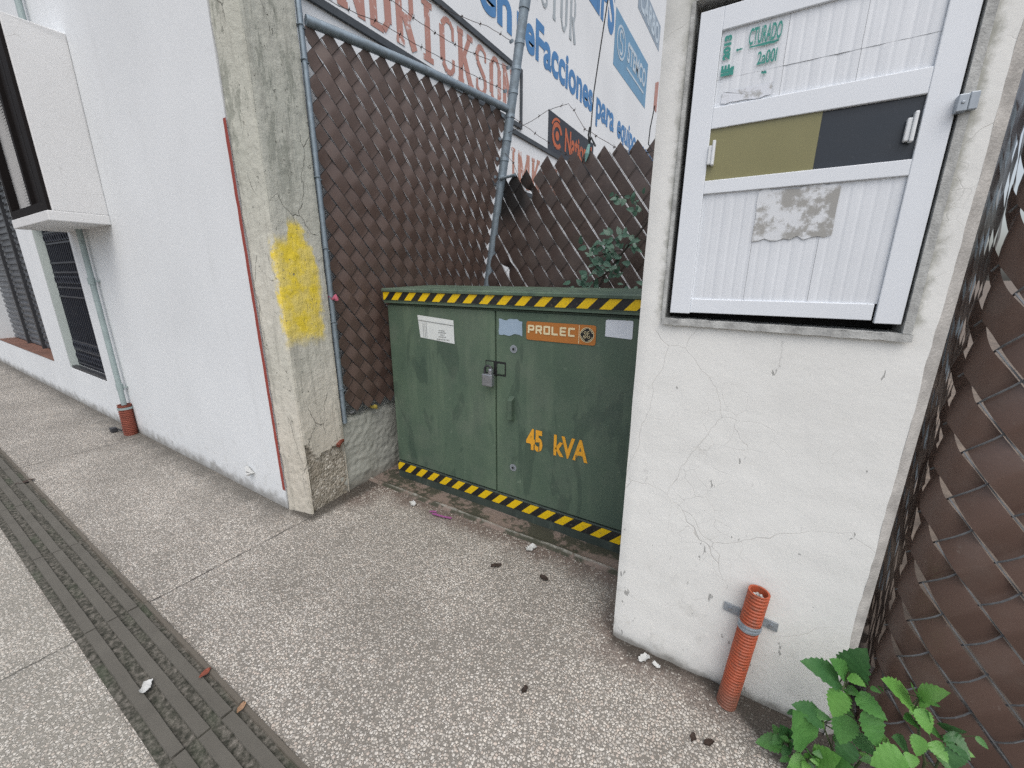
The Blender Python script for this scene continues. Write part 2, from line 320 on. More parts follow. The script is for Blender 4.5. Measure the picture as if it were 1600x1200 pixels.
M = dict(
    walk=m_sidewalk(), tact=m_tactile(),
    facade=m_wall('white_facade_paint', (.735, .765, .785), (.52, .54, .54), bump=.28),
    mural=m_wall('white_mural_paint', (.80, .835, .86), (.58, .61, .64), foot=False, bump=.12),
    pillar=m_wall('cream_pillar_paint', (.755, .765, .745), (.58, .58, .54), cracks=True, chips=True, bump=.3, footh=.045),
    pillar_edge=m_plain('bare_pillar_edge', (.42, .41, .39), .85, 0, .25, 18, .5),
    framepl=m_plain('weathered_frame_mortar', (.40, .41, .40), .8, 0, .35, 26, .4),
    post=m_post(), rubble=m_rubble(),
    redpaint=m_worn('red_edge_paint', (.30, .055, .04), .60, 30, (.45, .43, .38), .8),
    kneewall=m_wall('rough_low_wall_render', (.36, .37, .335), (.16, .165, .14), bump=1.0),
    pad=None,
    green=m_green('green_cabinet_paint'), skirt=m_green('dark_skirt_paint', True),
    hz1=m_hazard('upper_hazard_tape', -2.13, .1215, 1.347), hz2=m_hazard('lower_hazard_tape', -2.033, .1140, .055),
    black=m_plain('black_gap', (.012, .013, .014), .7), dark=m_plain('dark_metal', (.035, .037, .042), .5),
    slat=m_slat('brown_slat'), slatb=m_slat('brown_slat_scorched', (.058, .041, .036), True), slatr=m_slat('brown_slat_near', (.105, .066, .053), gloss=.10),
    galv=m_galv('galvanized_pipe', (.22, .27, .31)), wire=m_galv('fence_wire', (.17, .18, .19)), wired=m_plain('dull_brown_wire', (.028, .025, .024), .5, .2, .2, 30), barb=m_plain('rusty_barbed_wire', (.07, .055, .05), .6, .6, .3, 60),
    alu=m_plain('white_aluminium', (.715, .755, .80), .38, 0, .03, 3, 0, .4), alup=m_plain('white_ribbed_panel', (.69, .725, .765), .42, 0, .04, 5, .03),
    olive=None, tint=m_plain('dark_tinted_glass', (.018, .026, .042), .16, 0, .25, 4),
    handle=m_plain('pale_plastic_handle', (.70, .73, .75), .4),
    steel=m_plain('steel', (.36, .38, .41), .38, .8, .15, 30), zinc=m_plain('zinc_strap', (.34, .38, .42), .45, .5, .15, 30),
    orange=None, brick=m_plain('brown_orange_corrugated_pipe', (.19, .05, .03), .65, 0, .25, 18),
    greypipe=m_plain('grey_pvc_pipe', (.30, .37, .37), .5, 0, .12, 9),
    blue=m_plain('blue_mural_paint', (.075, .225, .47), .6, 0, .10, 5), bluebox=m_plain('mid_blue_mural_paint', (.16, .33, .50), .6, 0, .10, 5),
    pale=m_plain('pale_mural_paint', (.52, .62, .70), .6), grey=m_plain('grey_mural_paint', (.40, .45, .48), .6, 0, .12, 6),
    greyblue=m_plain('grey_blue_mural_paint', (.30, .38, .46), .6, 0, .12, 6),
    redlet=m_worn('worn_red_lettering', (.47, .245, .20), .55, 16, (.74, .74, .745)), redlet2=m_worn('flaked_red_lettering', (.48, .25, .19), .53, 16, (.76, .77, .78)),
    border=m_plain('dark_border_paint', (.055, .065, .075), .6, 0, .3, 8), signblack=m_worn('worn_black_sign', (.035, .042, .055), .60, 9, (.10, .11, .13)),
    orangelet=m_worn('worn_orange_lettering', (.50, .13, .055), .55, 12, (.08, .08, .09)),
    shutter=m_plain('dark_grey_shutter', (.115, .125, .14), .42, .2, .1, 4), grille=m_plain('blue_black_grille', (.022, .026, .038), .45), brown=m_plain('dark_brown_frame', (.013, .011, .011), .75, spec=.12),
    glass=m_plain('dark_window_glass', (.012, .011, .012), .7, spec=.1), terra=m_plain('terracotta_sill', (.17, .085, .06), .75, 0, .3, 8, .3),
    jamb=m_wall('pale_green_jamb_paint', (.60, .68, .66), (.40, .45, .43), foot=False), louv=m_plain('grey_louvre', (.06, .065, .07), .7, 0, .2, 30, spec=.15),
    sticker=m_plain('white_sticker', (.66, .70, .70), .5, 0, .04, 9), stickerb=m_plain('white_vinyl_label', (.68, .73, .80), .4, 0, .03, 9),
    faded=m_worn('faded_blue_sticker', (.31, .41, .52), .55, 40, (.52, .60, .66)), ink=m_plain('faded_ink', (.20, .21, .21), .6),
    badge=m_worn('orange_badge', (.42, .155, .03), .63, 11, (.55, .40, .31)), cream=m_plain('cream_lettering', (.72, .63, .40), .5, 0, .06), yel=m_worn('orange_yellow_stencil', (.74, .36, .025), .70, 40, (.10, .14, .09)),
    greenink=m_worn('green_sticker_ink', (.035, .26, .22), .62, 60, (.62, .68, .70)), torn=m_worn('torn_paper', (.33, .33, .315), .47, 15, (.66, .69, .72)), chalk=m_worn('peeled_paint', (.68, .715, .77), .50, 40, (.40, .41, .41)),
    leaf=m_leaf('weed_leaf', (.06, .18, .045), (.11, .28, .075)), leafd=m_leaf('weed_leaf_dark', (.042, .13, .045), (.08, .20, .07)), leafb=m_leaf('weed_leaf_bright', (.12, .32, .06), (.19, .42, .10)),
    vine=m_leaf('vine_leaf', (.06, .135, .10), (.11, .21, .15)), stem=m_plain('stem', (.055, .075, .03), .7, 0, .3, 20), bark=m_plain('dark_stem', (.035, .03, .025), .8, 0, .3, 20),
    dryleaf=m_plain('dry_leaf', (.035, .022, .016), .8, 0, .4, 40), redleaf=m_plain('red_leaf', (.22, .06, .035), .7, 0, .3, 40), paper=m_plain('paper_scrap', (.52, .53, .52), .8, 0, .08, 30), pink=m_plain('pink_rag', (.55, .14, .22), .8, 0, .2, 30), purple=m_plain('purple_thread', (.25, .07, .2), .8), yellowtrash=m_plain('yellow_wrapper', (.34, .27, .05), .5, 0, .5, 40),
    dirt=m_plain('bare_soil', (.15, .12, .095), .9, 0, .4, 6, .8), rope=m_plain('black_cable', (.02, .022, .022), .5), teal=m_plain('teal_tape', (.22, .42, .40), .6),
)
def _tint():
    g = G('dark_glass_film'); n = g.noise(6, 5, .7, v=g.mapv((1, 1, 2.2), rot=(0, .5, 0))); d = g.smooth(g.noise(50, 4, .7), .62, .75)
    c = g.mix(n, (.012, .017, .025), (.030, .038, .050)); c = g.mix(g.math('MULTIPLY', d, .25), c, (.14, .15, .16))
    return g.fin(c, g.ramp(n, [(.3, .12), (.7, .4)]))
M['tint'] = _tint()
def _olive():
    g = G('olive_glass_film'); n = g.noise(7, 4, .6, v=g.mapv((1, 1, .5)))
    c = g.mix(n, (.18, .17, .075), (.255, .24, .115)); return g.fin(c, .32)
M['olive'] = _olive()
def _orange():
    g = G('orange_corrugated_pipe'); x, y, z = g.xyz(); n = g.noise(20, 5, .65)
    c = g.mix(n, (.32, .062, .024), (.44, .095, .038))
    c = g.mix(g.math('MULTIPLY', g.smooth(g.noise(40, 5, .75), .48, .62), .6), c, (.17, .065, .04))
    dz = g.math('SUBTRACT', 1., g.smooth(g.math('ADD', z, g.math('MULTIPLY', n, .1)), .06, .2))
    return g.fin(g.mix(g.math('MULTIPLY', dz, .7), c, (.15, .085, .06)), .55)
M['orange'] = _orange()
def _pad():
    g = G('stained_concrete'); n = g.noise(4.5, 6, .65); n2 = g.noise(30, 5, .65); x, y, z = g.xyz()
    c = g.mix(n2, (.16, .125, .105), (.235, .19, .165))
    mo = g.smooth(g.math('ADD', n, g.math('MULTIPLY', g.math('SUBTRACT', n2, .5), .35)), .43, .53)
    c = g.mix(g.math('MULTIPLY', mo, .92), c, (.045, .05, .035))
    lip = g.math('MULTIPLY', g.smooth(z, .010, .017), g.smooth(n2, .35, .6))
    c = g.mix(g.math('MULTIPLY', lip, .75), c, (.30, .295, .265))
    return g.fin(c, .85, g.bump(g.math('ADD', n2, n), .6, .008), spec=.25)
M['pad'] = _pad()

# ------------------------------------------------------------------ mesh helpers
class MB:
    def __init__(s): s.v = []; s.f = []; s.mi = []; s.cur = 0
    def add(s, vs, fs):
        o = len(s.v); s.v += [Vector(p) for p in vs]
        for f in fs: s.f.append([i + o for i in f]); s.mi.append(s.cur)
        return s
    def box(s, a, b):
        x0, y0, z0 = a; x1, y1, z1 = b
        return s.add([(x0, y0, z0), (x1, y0, z0), (x1, y1, z0), (x0, y1, z0), (x0, y0, z1), (x1, y0, z1), (x1, y1, z1), (x0, y1, z1)],
                     [(0, 3, 2, 1), (4, 5, 6, 7), (0, 1, 5, 4), (1, 2, 6, 5), (2, 3, 7, 6), (3, 0, 4, 7)])
    def quad(s, a, b, c, d): return s.add([a, b, c, d], [(0, 1, 2, 3)])
    def tube(s, pts, r, n=8, cap=True):
        pts = [Vector(p) for p in pts]; rr = r if isinstance(r, (list, tuple)) else [r] * len(pts)
        o = len(s.v); t0 = (pts[1] - pts[0]).normalized()
        a = t0.orthogonal().normalized()
        for i, p in enumerate(pts):
            t = (pts[min(i + 1, len(pts) - 1)] - pts[max(i - 1, 0)]).normalized()
            a = (a - t * a.dot(t)); a = a.normalized() if a.length > 1e-6 else t.orthogonal().normalized()
            b = t.cross(a)
            for k in range(n):
                an = 2 * math.pi * k / n; s.v.append(p + (a * math.cos(an) + b * math.sin(an)) * rr[i])
        for i in range(len(pts) - 1):
            for k in range(n):
                s.f.append([o + i * n + k, o + i * n + (k + 1) % n, o + (i + 1) * n + (k + 1) % n, o + (i + 1) * n + k]); s.mi.append(s.cur)
        if cap:
            s.f.append([o + k for k in range(n)][::-1]); s.mi.append(s.cur)
            s.f.append([o + (len(pts) - 1) * n + k for k in range(n)]); s.mi.append(s.cur)
        return s
    def grid(s, fn, nu, nv):
        o = len(s.v)
        for j in range(nv + 1):
            for i in range(nu + 1): s.v.append(Vector(fn(i / nu, j / nv)))
        for j in range(nv):
            for i in range(nu):
                a = o + j * (nu + 1) + i; s.f.append([a, a + 1, a + nu + 2, a + nu + 1]); s.mi.append(s.cur)
        return s
    def poly(s, pts): return s.add(pts, [tuple(range(len(pts)))])
    def build(s, name, mats, parent=None, smooth=False, bevel=0, bseg=2):
        me = bpy.data.meshes.new(name)
        off = Vector(parent.get('_w', (0, 0, 0))) if parent else Vector((0, 0, 0))
        me.from_pydata([tuple(p) for p in s.v], [], s.f); me.update()
        for m in (mats if isinstance(mats, (list, tuple)) else [mats]): me.materials.append(m)
        if len(me.materials) > 1: me.polygons.foreach_set('material_index', s.mi)
        if bevel:
            bm = bmesh.new(); bm.from_mesh(me); bmesh.ops.remove_doubles(bm, verts=bm.verts, dist=1e-5)
            ed = [e for e in bm.edges if len(e.link_faces) == 2 and e.calc_face_angle(0) > .6]
            bmesh.ops.bevel(bm, geom=ed, offset=bevel, segments=bseg, profile=.5, affect='EDGES')
            bm.to_mesh(me); bm.free()
        if smooth:
            me.polygons.foreach_set('use_smooth', [True] * len(me.polygons))
            try: me.set_sharp_from_angle(angle=R(40))
            except Exception: pass
        o = bpy.data.objects.new(name, me); COL.objects.link(o)
        if parent:
            o.parent = parent; o.location = -Vector(PW[parent.name])
        return o
PW = {}
def wpos(o): return Vector(PW.get(o.name, (0, 0, 0)))
def thing(name, label, cat, loc, group=None):
    o = bpy.data.objects.new(name, None); COL.objects.link(o); o.location = loc; o.empty_display_size = .1
    PW[o.name] = Vector(loc); o['label'] = label; o['category'] = cat
    if group: o['group'] = group
    return o
def tag(o, label, cat, group=None):
    o['label'] = label; o['category'] = cat
    if group: o['group'] = group
    return o
def part(mb, name, mat, par, **k):
    o = mb.build(name, mat, None, **k); o.parent = par
    o.location = -(wpos(par)); PW[o.name] = Vector((0, 0, 0))      # mesh stays in world coordinates
    return o
def struct(mb, name, mat, **k):
    o = mb.build(name, mat, None, **k); o['kind'] = 'structure'; return o
def nz(p, s): return mnoise.noise(Vector(p) * s)

_fc = {}
def text_polys(txt, bold=0.0, shear=0.0):
    key = (txt, bold, shear)
    if key not in _fc:
        cu = bpy.data.curves.new('t', 'FONT'); cu.body = txt; cu.offset = bold; cu.shear = shear; cu.resolution_u = 6
        ob = bpy.data.objects.new('t', cu); COL.objects.link(ob)
        dg = bpy.context.evaluated_depsgraph_get(); me = bpy.data.meshes.new_from_object(ob.evaluated_get(dg))
        _fc[key] = ([v.co.copy() for v in me.vertices], [tuple(p.vertices) for p in me.polygons])
        bpy.data.objects.remove(ob); bpy.data.curves.remove(cu); bpy.data.meshes.remove(me)
    return _fc[key]
def text_to(mb, txt, x0, x1, y0, ysc, F, bold=.0, shear=0.):
    """x0..x1 width fit, baseline y0, vertical scale ysc (font unit -> metres), F maps (x, y) to world"""
    vs_, fs_ = text_polys(txt, bold, shear); a = min(v.x for v in vs_); b = max(v.x for v in vs_)
    mb.add([F(x0 + (v.x - a) / (b - a) * (x1 - x0), y0 + v.y * ysc) for v in vs_], fs_)

# stroke glyphs in a 0..1 box: (x0,y0,x1,y1,half width)
def slab(ch):
    T, S = .135, .068
    ser = lambda x, y: (x - .17, y, x + .17, y, S)
    V = lambda x, a=0, b=1: (x, a, x, b, T)
    if ch == 'H': return [V(.2), V(.8), (.2, .5, .8, .5, S), ser(.2, .05), ser(.8, .05), ser(.2, .95), ser(.8, .95)]
    if ch == 'E': return [V(.25), (.1, .05, .85, .05, S), (.1, .95, .85, .95, S), (.25, .5, .62, .5, S), (.85, .0, .85, .25, .05), (.85, .75, .85, 1, .05)]
    if ch == 'N': return [V(.2), V(.82), (.18, .97, .82, .04, T), ser(.2, .05), ser(.82, .95), ser(.16, .95)]
    if ch == 'D': return [V(.25), (.1, .05, .6, .05, S), (.1, .95, .6, .95, S), (.6, .95, .8, .78, .08), (.8, .8, .8, .2, T), (.8, .22, .6, .05, .08)]
    if ch == 'R': return [V(.25), (.1, .95, .65, .95, S), (.25, .48, .65, .48, S), (.66, .95, .78, .84, .07), (.78, .86, .78, .6, .1), (.78, .6, .66, .48, .07), (.5, .48, .86, .02, T), ser(.25, .05)]
    if ch == 'I': return [V(.5), (.25, .05, .75, .05, S), (.25, .95, .75, .95, S)]
    if ch == 'C': return [(.22, .2, .22, .8, T), (.22, .82, .42, .95, .08), (.42, .95, .65, .95, S), (.65, .95, .8, .85, .07), (.8, .9, .8, .65, .07), (.22, .18, .42, .05, .08), (.42, .05, .65, .05, S), (.65, .05, .8, .15, .07), (.8, .12, .8, .32, .07)]
    if ch == 'K': return [V(.22), (.3, .42, .8, .95, .09), (.4, .55, .84, .04, T), ser(.22, .05), ser(.22, .95), ser(.8, .95), ser(.82, .05)]
    if ch == 'S': return [(.8, .72, .8, .9, .06), (.8, .88, .6, .95, .06), (.6, .95, .4, .95, S), (.4, .95, .22, .82, .08), (.22, .82, .25, .65, .1), (.25, .65, .75, .38, .09), (.75, .38, .78, .2, .1), (.78, .2, .6, .05, .08), (.6, .05, .38, .05, S), (.38, .05, .2, .13, .06), (.2, .1, .2, .3, .06)]
    if ch == 'O': return [(.2, .2, .2, .8, T), (.8, .2, .8, .8, T), (.2, .8, .4, .95, .08), (.8, .8, .6, .95, .08), (.2, .2, .4, .05, .08), (.8, .2, .6, .05, .08), (.38, .95, .62, .95, S), (.38, .05, .62, .05, S)]
    if ch == 'T': return [V(.5), (.08, .95, .92, .95, S), (.08, .98, .08, .75, .05), (.92, .98, .92, .75, .05), ser(.5, .05)]
    if ch == 'M': return [V(.14), V(.86), (.14, .95, .5, .25, .09), (.86, .95, .5, .25, .09), ser(.14, .05), ser(.86, .05)]
    if ch == 'A': return [(.5, .98, .15, .03, .09), (.5, .98, .85, .03, T), (.3, .35, .7, .35, S), ser(.15, .05), ser(.85, .05)]
    return []
def strokes(mb, st, x0, y0, w_, h_, F3, eps=.0004, z0=.003):
    for i, (ax, ay, bx, by, hw) in enumerate(st):
        a = Vector((x0 + ax * w_, y0 + ay * h_)); b = Vector((x0 + bx * w_, y0 + by * h_)); d = (b - a).normalized(); p = Vector((-d.y, d.x))
        p = Vector((p.x * hw * w_, p.y * hw * min(w_ * 1.3, h_)))
        z = z0 + i * eps
        mb.add([F3(*(a + p), z), F3(*(a - p), z), F3(*(b - p), z), F3(*(b + p), z)], [(0, 1, 2, 3)])

# ================================================================== SETTING
mb = MB(); mb.quad((-400, -400, -.006), (400, -400, -.006), (400, 400, -.006), (-400, 400, -.006)); struct(mb, 'ground', M['dirt'])
mb = MB()                                                   # pavement, two lanes beside the tactile strip
def walk(u0, u1, v0, v1, nu, nv):
    mb.grid(lambda a, b: (u0 + (u1 - u0) * a, v0 + (v1 - v0) * b, .004 * nz((u0 + (u1 - u0) * a, v0 + (v1 - v0) * b, 0), 1.4)), nu, nv)
walk(-24, 6, -.9, .196, 120, 8); walk(-24, 6, .441, 1.30, 120, 8); walk(-2.5, 6, 1.30, 1.82, 40, 6)
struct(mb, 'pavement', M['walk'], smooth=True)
mb = MB(); mb.box((-24, -1.05, -.16), (6, -.9, .0)); struct(mb, 'kerb', M['pillar_edge'], bevel=.012)
mb = MB(); mb.quad((-60, -9, -.14), (60, -9, -.14), (60, -1.05, -.14), (-60, -1.05, -.14)); struct(mb, 'road', m_plain('asphalt', (.055, .055, .057), .85, 0, .25, 30, .5))

# tactile guiding strip: bars on a recessed bed
mb = MB(); mb.quad((-24, .196, .002), (6, .196, .002), (6, .441, .002), (-24, .441, .002))
x = -2.281 - .88 * 25
tr = random.Random(3)
while x < 6:
    x1 = x + .88
    for (ya, yb, zt) in ((.222, .262, .013), (.293, .334, .013), (.362, .403, .013), (.422, .4415, .012)):
        g0 = x + tr.uniform(.002, .006); g1 = x1 - tr.uniform(.002, .006); dz = tr.uniform(-.0015, .001); dy = tr.uniform(-.0015, .0015)
        n = 12
        for k in range(n):
            xa = g0 + (g1 - g0) * k / n; xb = g0 + (g1 - g0) * (k + 1) / n
            ja = .0018 * nz((xa, ya, 0), 17); jb = .0018 * nz((xb, ya, 0), 17)
            o = [(xa, ya + dy + ja, 0), (xb, ya + dy + jb, 0), (xb, yb + dy + jb, 0), (xa, yb + dy + ja, 0)]
            t = [(xa, ya + dy + ja + .003, zt + dz), (xb, ya + dy + jb + .003, zt + dz), (xb, yb + dy + jb - .003, zt + dz), (xa, yb + dy + ja - .003, zt + dz)]
            fs = [(4, 5, 6, 7), (0, 1, 5, 4), (2, 3, 7, 6)]
            if k == 0: fs.append((3, 0, 4, 7))
            if k == n - 1: fs.append((1, 2, 6, 5))
            mb.add(o + t, fs)
    x = x1
struct(mb, 'tactile_path', M['tact'])

# pad under the cabinet, with a worn lip
mb = MB()
def padfn(a, b):
    X = -2.37 + 2.05 * a; Y = 1.775 + .75 * b
    lip = .016 * math.exp(-((b * .75 - .03) / .016) ** 2)
    z = .004 + lip * (.8 + .5 * nz((X, Y, 1), 6)) + .003 * nz((X, Y, 0), 9)
    if b == 0: z = -.003
    return (X, Y + .012 * nz((X, 0, 2), 3), z)
mb.grid(padfn, 120, 75); struct(mb, 'concrete_pad', M['pad'], smooth=True)

# ================================================================== CORNER BUILDING
bld = thing('corner_building', 'white painted corner building with dark shutter, grilled door and lettered side wall', 'building', (-6, 1.24, 0))
FY = 1.24
mb = MB()
def wallrect(x0, x1, z0, z1, y=FY, t=.25):
    if x1 - x0 > .01 and z1 - z0 > .01: mb.box((x0, y, z0), (x1, y + t, z1))
wallrect(-24, -11.0, 0, 9); wallrect(-11.0, -7.62, 0, .44); wallrect(-11.0, -7.62, 2.75, 9)
wallrect(-7.62, -6.92, 0, 9); wallrect(-6.92, -5.66, 0, .43); wallrect(-6.92, -5.66, 2.03, 9); wallrect(-5.66, -2.500, 0, 9)
front_wall = part(mb, 'front_wall', M['facade'], bld)
mb = MB(); mb.grid(lambda a, b: (-2.55, FY + .25 + 13 * a, 9 * b), 10, 8); mb.quad((-2.8, 14.24, 0), (-2.55, 14.24, 0), (-2.55, 14.24, 9), (-2.8, 14.24, 9))
side = part(mb, 'side_wall', M['mural'], bld)
mb = MB(); mb.box((-24, FY, 9), (-2.55, 14.3, 9.2)); part(mb, 'roof', M['facade'], bld)
# red painted edge between wall and post
mb = MB()
mb.grid(lambda a, b: (-2.518 + .031 * a + .003 * nz((0, 0, b * 3), 4), FY - .005 - .002 * nz((a, 0, b * 3), 9), .14 + 2.15 * b), 2, 60)
o = part(mb, 'painted_edge', M['redpaint'], bld); o['label'] = 'dull red painted stripe down the wall edge'
# jambs of the door recess
mb = MB(); mb.quad((-6.917, FY + .004, .433), (-6.917, FY + .088, .433), (-6.917, FY + .088, 2.03), (-6.917, FY + .004, 2.03)); part(mb, 'door_jamb', M['jamb'], bld)
mb = MB(); mb.box((-6.91, FY + .012, .432), (-5.67, FY + .06, .462)); part(mb, 'door_sill', M['dark'], bld)
# grilled door
gr = MB(); gr.box((-6.92, FY + .15, .43), (-5.66, FY + .17, 2.03))
door = part(gr, 'door', M['black'], bld)
gm = MB(); yg = FY + .075
for zz in (.50, .66, .76, 1.27, 1.37, 1.53, 1.63, 1.83, 1.94): gm.box((-6.90, yg - .008, zz - .009), (-5.68, yg + .008, zz + .009))
xx = -6.88
while xx < -5.68:
    gm.box((xx - .006, yg - .006, .465), (xx + .006, yg + .006, 2.02)); xx += .068
def ring(cx, cz, r):
    gm.tube([(cx + r * math.cos(t * math.pi / 6), yg - .008, cz + r * math.sin(t * math.pi / 6)) for t in range(13)], .006, 5)
xx = -6.84
while xx < -5.7:
    for zz in (.58, .71, 1.45, 1.885): ring(xx, zz, .036)
    xx += .085
part(gm, 'grille', M['grille'], door)
# roller shutter: corrugated sheet in its recess
mb = MB(); n = 0; z = .44
prof = []
while z < 2.75: prof += [(z, 0), (z + .022, .0), (z + .03, -.022), (z + .062, -.022), (z + .074, 0)]; z += .085
for (za, da), (zb, db) in zip(prof, prof[1:]): mb.quad((-11.0, FY + .2 + da, za), (-7.62, FY + .2 + da, za), (-7.62, FY + .2 + db, zb), (-11.0, FY + .2 + db, zb))
shut = part(mb, 'roller_shutter', M['shutter'], bld)
mb = MB()
for xx in (-9.85, -8.95): mb.box((xx - .03, FY + .14, .445), (xx + .03, FY + .172, 2.75))
part(mb, 'guide_rail', M['dark'], shut)
mb = MB(); mb.box((-11.0, FY - .006, .44), (-7.63, FY + .19, .452)); part(mb, 'terracotta_sill', M['terra'], bld)
# projecting window box
wb = MB(); X0, X1, YF = -5.62, -4.48, .935
wb.box((X1 - .10, YF, 1.955), (X1, FY, 3.10)); wb.box((X0, YF, 3.10), (X1, FY, 3.16)); wb.box((X0, YF, 1.955), (X0 + .06, FY, 3.10)); wb.box((X0 + .02, YF - .03, 1.885), (X1 + .004, FY, 1.955))
wbo = part(wb, 'window_box', m_wall('window_box_paint', (.70, .71, .715), (.45, .46, .44), foot=False, cracks=True), bld, bevel=.006)
mb = MB(); mb.box((X0 + .06, YF + .10, 1.955), (X1 - .10, YF + .12, 3.10)); part(mb, 'pane', M['glass'], wbo)
mb = MB(); yF = YF - .02
mb.box((X1 - .13, yF, 1.957), (X1 - .012, yF + .05, 3.12)); mb.box((X0, yF, 1.957), (X0 + .07, yF + .05, 3.12)); mb.box((X0 + .07, yF, 1.957), (X1 - .13, yF + .05, 2.02)); mb.box((X0 + .07, yF, 3.06), (X1 - .13, yF + .05, 3.12))
mb.box((X1 - .47, yF + .006, 2.02), (X1 - .42, yF + .05, 3.06)); mb.box((X1 - .24, yF + .012, 2.02), (X1 - .20, yF + .05, 3.06))
mb.box((X1 - .42, yF + .03, 2.02), (X1 - .24, yF + .045, 3.06)); mb.box((X1 - .20, yF + .03, 2.02), (X1 - .13, yF + .045, 3.06))
part(mb, 'window_frame', M['brown'], wbo)
mb = MB(); z = 2.03
while z < 3.05: mb.add([(X0 + .40, yF + .035, z), (X1 - .47, yF + .035, z), (X1 - .47, yF + .052, z + .016), (X0 + .40, yF + .052, z + .016)], [(0, 1, 2, 3)]); z += .021
part(mb, 'louvre', M['louv'], wbo)

# ---- lettering painted on the side wall (plane X = -2.55, reading towards +Y)
WX = -2.55
F2 = lambda a, b: (WX + .004, a, b)
F3 = lambda a, b, c: (WX + c, a, b)
def lettering(mb, mat, nm='painted_lettering'): return part(mb, nm, mat, side)
fx = [v.y for v in text_polys('F')[0]]; CAP = max(fx)
s_ = .355 / CAP
for t, a, b in (('en', 3.58, 4.16), ('reFacciones', 4.26, 6.47), ('para', 6.63, 7.50), ('equipo', 7.68, 8.90), ('pesado', 9.10, 10.5)):
    mb = MB(); text_to(mb, t, a, b, 3.895, s_, F2, .032); lettering(mb, M['blue'])
mb = MB(); text_to(mb, 'PHILIPS', 5.22, 7.22, 5.17, .62 / CAP, F2, .04); lettering(mb, M['blue'])
mb = MB()
for i, ch in enumerate('TRACTOR'): strokes(mb, slab(ch), 3.93 + i * .268, 4.44, .235, .52, F3)
lettering(mb, M['grey'])
mb = MB()
for i, ch in enumerate('HENDRICKSON'): strokes(mb, slab(ch), 1.55 + i * .2425, 3.17, .236, .41, F3)
lettering(mb, M['redlet'])
mb = MB()
for (ch, a, wd) in (('T', 3.90, .2), ('I', 4.12, .16), ('M', 4.30, .27), ('K', 4.61, .22), ('E', 4.87, .2), ('N', 5.10, .22)): strokes(mb, slab(ch), a, 2.50, wd, .37, F3)
lettering(mb, M['redlet2'])
def rectframe(mb, y0, y1, z0, z1, t, zo=.006):
    for (a, b, c, d) in ((y0, y1, z0, z0 + t), (y0, y1, z1 - t, z1), (y0, y0 + t, z0 + t, z1 - t), (y1 - t, y1, z0 + t, z1 - t)):
        mb.box((WX + .002, a, c), (WX + zo, b, d))
for (y0, y1, z0, z1, lab) in ((1.50, 4.36, 3.085, 3.655, 'lettered board'), (3.7, 5.43, 2.42, 3.045, '')):
    mb = MB(); t = .045
    for (a, b, c, d) in ((y0, y1, z0, z0 + t), (y0, y1, z1 - t, z1), (y0, y0 + .03, z0 + t, z1 - t), (y1 - .03, y1, z0 + t, z1 - t)): mb.box((WX + .002, a, c), (WX + .022, b, d))
    part(mb, 'panel_border', M['border'], side)
mb = MB(); mb.quad(F3(5.03, 3.05, .003), F3(6.60, 3.05, .003), F3(6.60, 3.495, .003), F3(5.03, 3.495, .003)); bs = part(mb, 'painted_panel', M['signblack'], side)
mb = MB(); G3 = lambda a, b: (WX + .0065, a, b)
def arc(mb, cy, cz, r0, r1, a0, a1, F, n=28):
    for k in range(n):
        t0 = a0 + (a1 - a0) * k / n; t1 = a0 + (a1 - a0) * (k + 1) / n
        mb.add([F(cy + r0 * math.cos(t0), cz + r0 * math.sin(t0)), F(cy + r1 * math.cos(t0), cz + r1 * math.sin(t0)), F(cy + r1 * math.cos(t1), cz + r1 * math.sin(t1)), F(cy + r0 * math.cos(t1), cz + r0 * math.sin(t1))], [(0, 1, 2, 3)])
arc(mb, 5.29, 3.265, .10, .155, .3, 5.6, G3); arc(mb, 5.29, 3.265, 0, .055, 0, 6.283, G3)
arc(mb, 5.29, 3.265, .17, .20, 1.2, 2.6, G3)
part(mb, 'painted_emblem', M['orangelet'], side); mb = MB(); text_to(mb, 'National', 5.53, 6.52, 3.155, .26 / CAP, G3, .03); part(mb, 'painted_lettering', M['orangelet'], side)
mb = MB(); mb.quad(F3(7.28, 4.81, .003), F3(9.34, 4.81, .003), F3(9.34, 5.575, .003), F3(7.28, 5.575, .003)); bs = part(mb, 'painted_panel', M['bluebox'], side)
mb = MB(); arc(mb, 7.62, 5.23, .20, .235, 0, 6.283, G3); arc(mb, 7.62, 5.31, .06, .10, .2, 4.3, G3); arc(mb, 7.62, 5.16, .06, .10, -2.6, 1.6, G3)
part(mb, 'painted_emblem', M['pale'], side); mb = MB(); text_to(mb, 'STEMCO', 7.98, 9.22, 5.13, .27 / CAP, G3, .03); mb.quad(G3(7.98, 5.0), G3(9.15, 5.0), G3(9.15, 5.035), G3(7.98, 5.035)); part(mb, 'painted_lettering', M['pale'], side)
mb = MB(); mb.quad(F3(8.40, 6.08, .003), F3(10.07, 6.08, .003), F3(10.07, 6.52, .003), F3(8.40, 6.52, .003)); bs = part(mb, 'painted_panel', M['greyblue'], side)
mb = MB(); text_to(mb, 'CARBO', 8.50, 9.98, 6.15, .30 / CAP, G3, .035); part(mb, 'painted_lettering', M['pale'], side)
mb = MB(); mb.quad(F3(10.02, 5.02, .003), F3(10.3, 5.02, .003), F3(10.3, 5.62, .003), F3(10.02, 5.50, .003)); part(mb, 'painted_panel', M['redlet'], side)

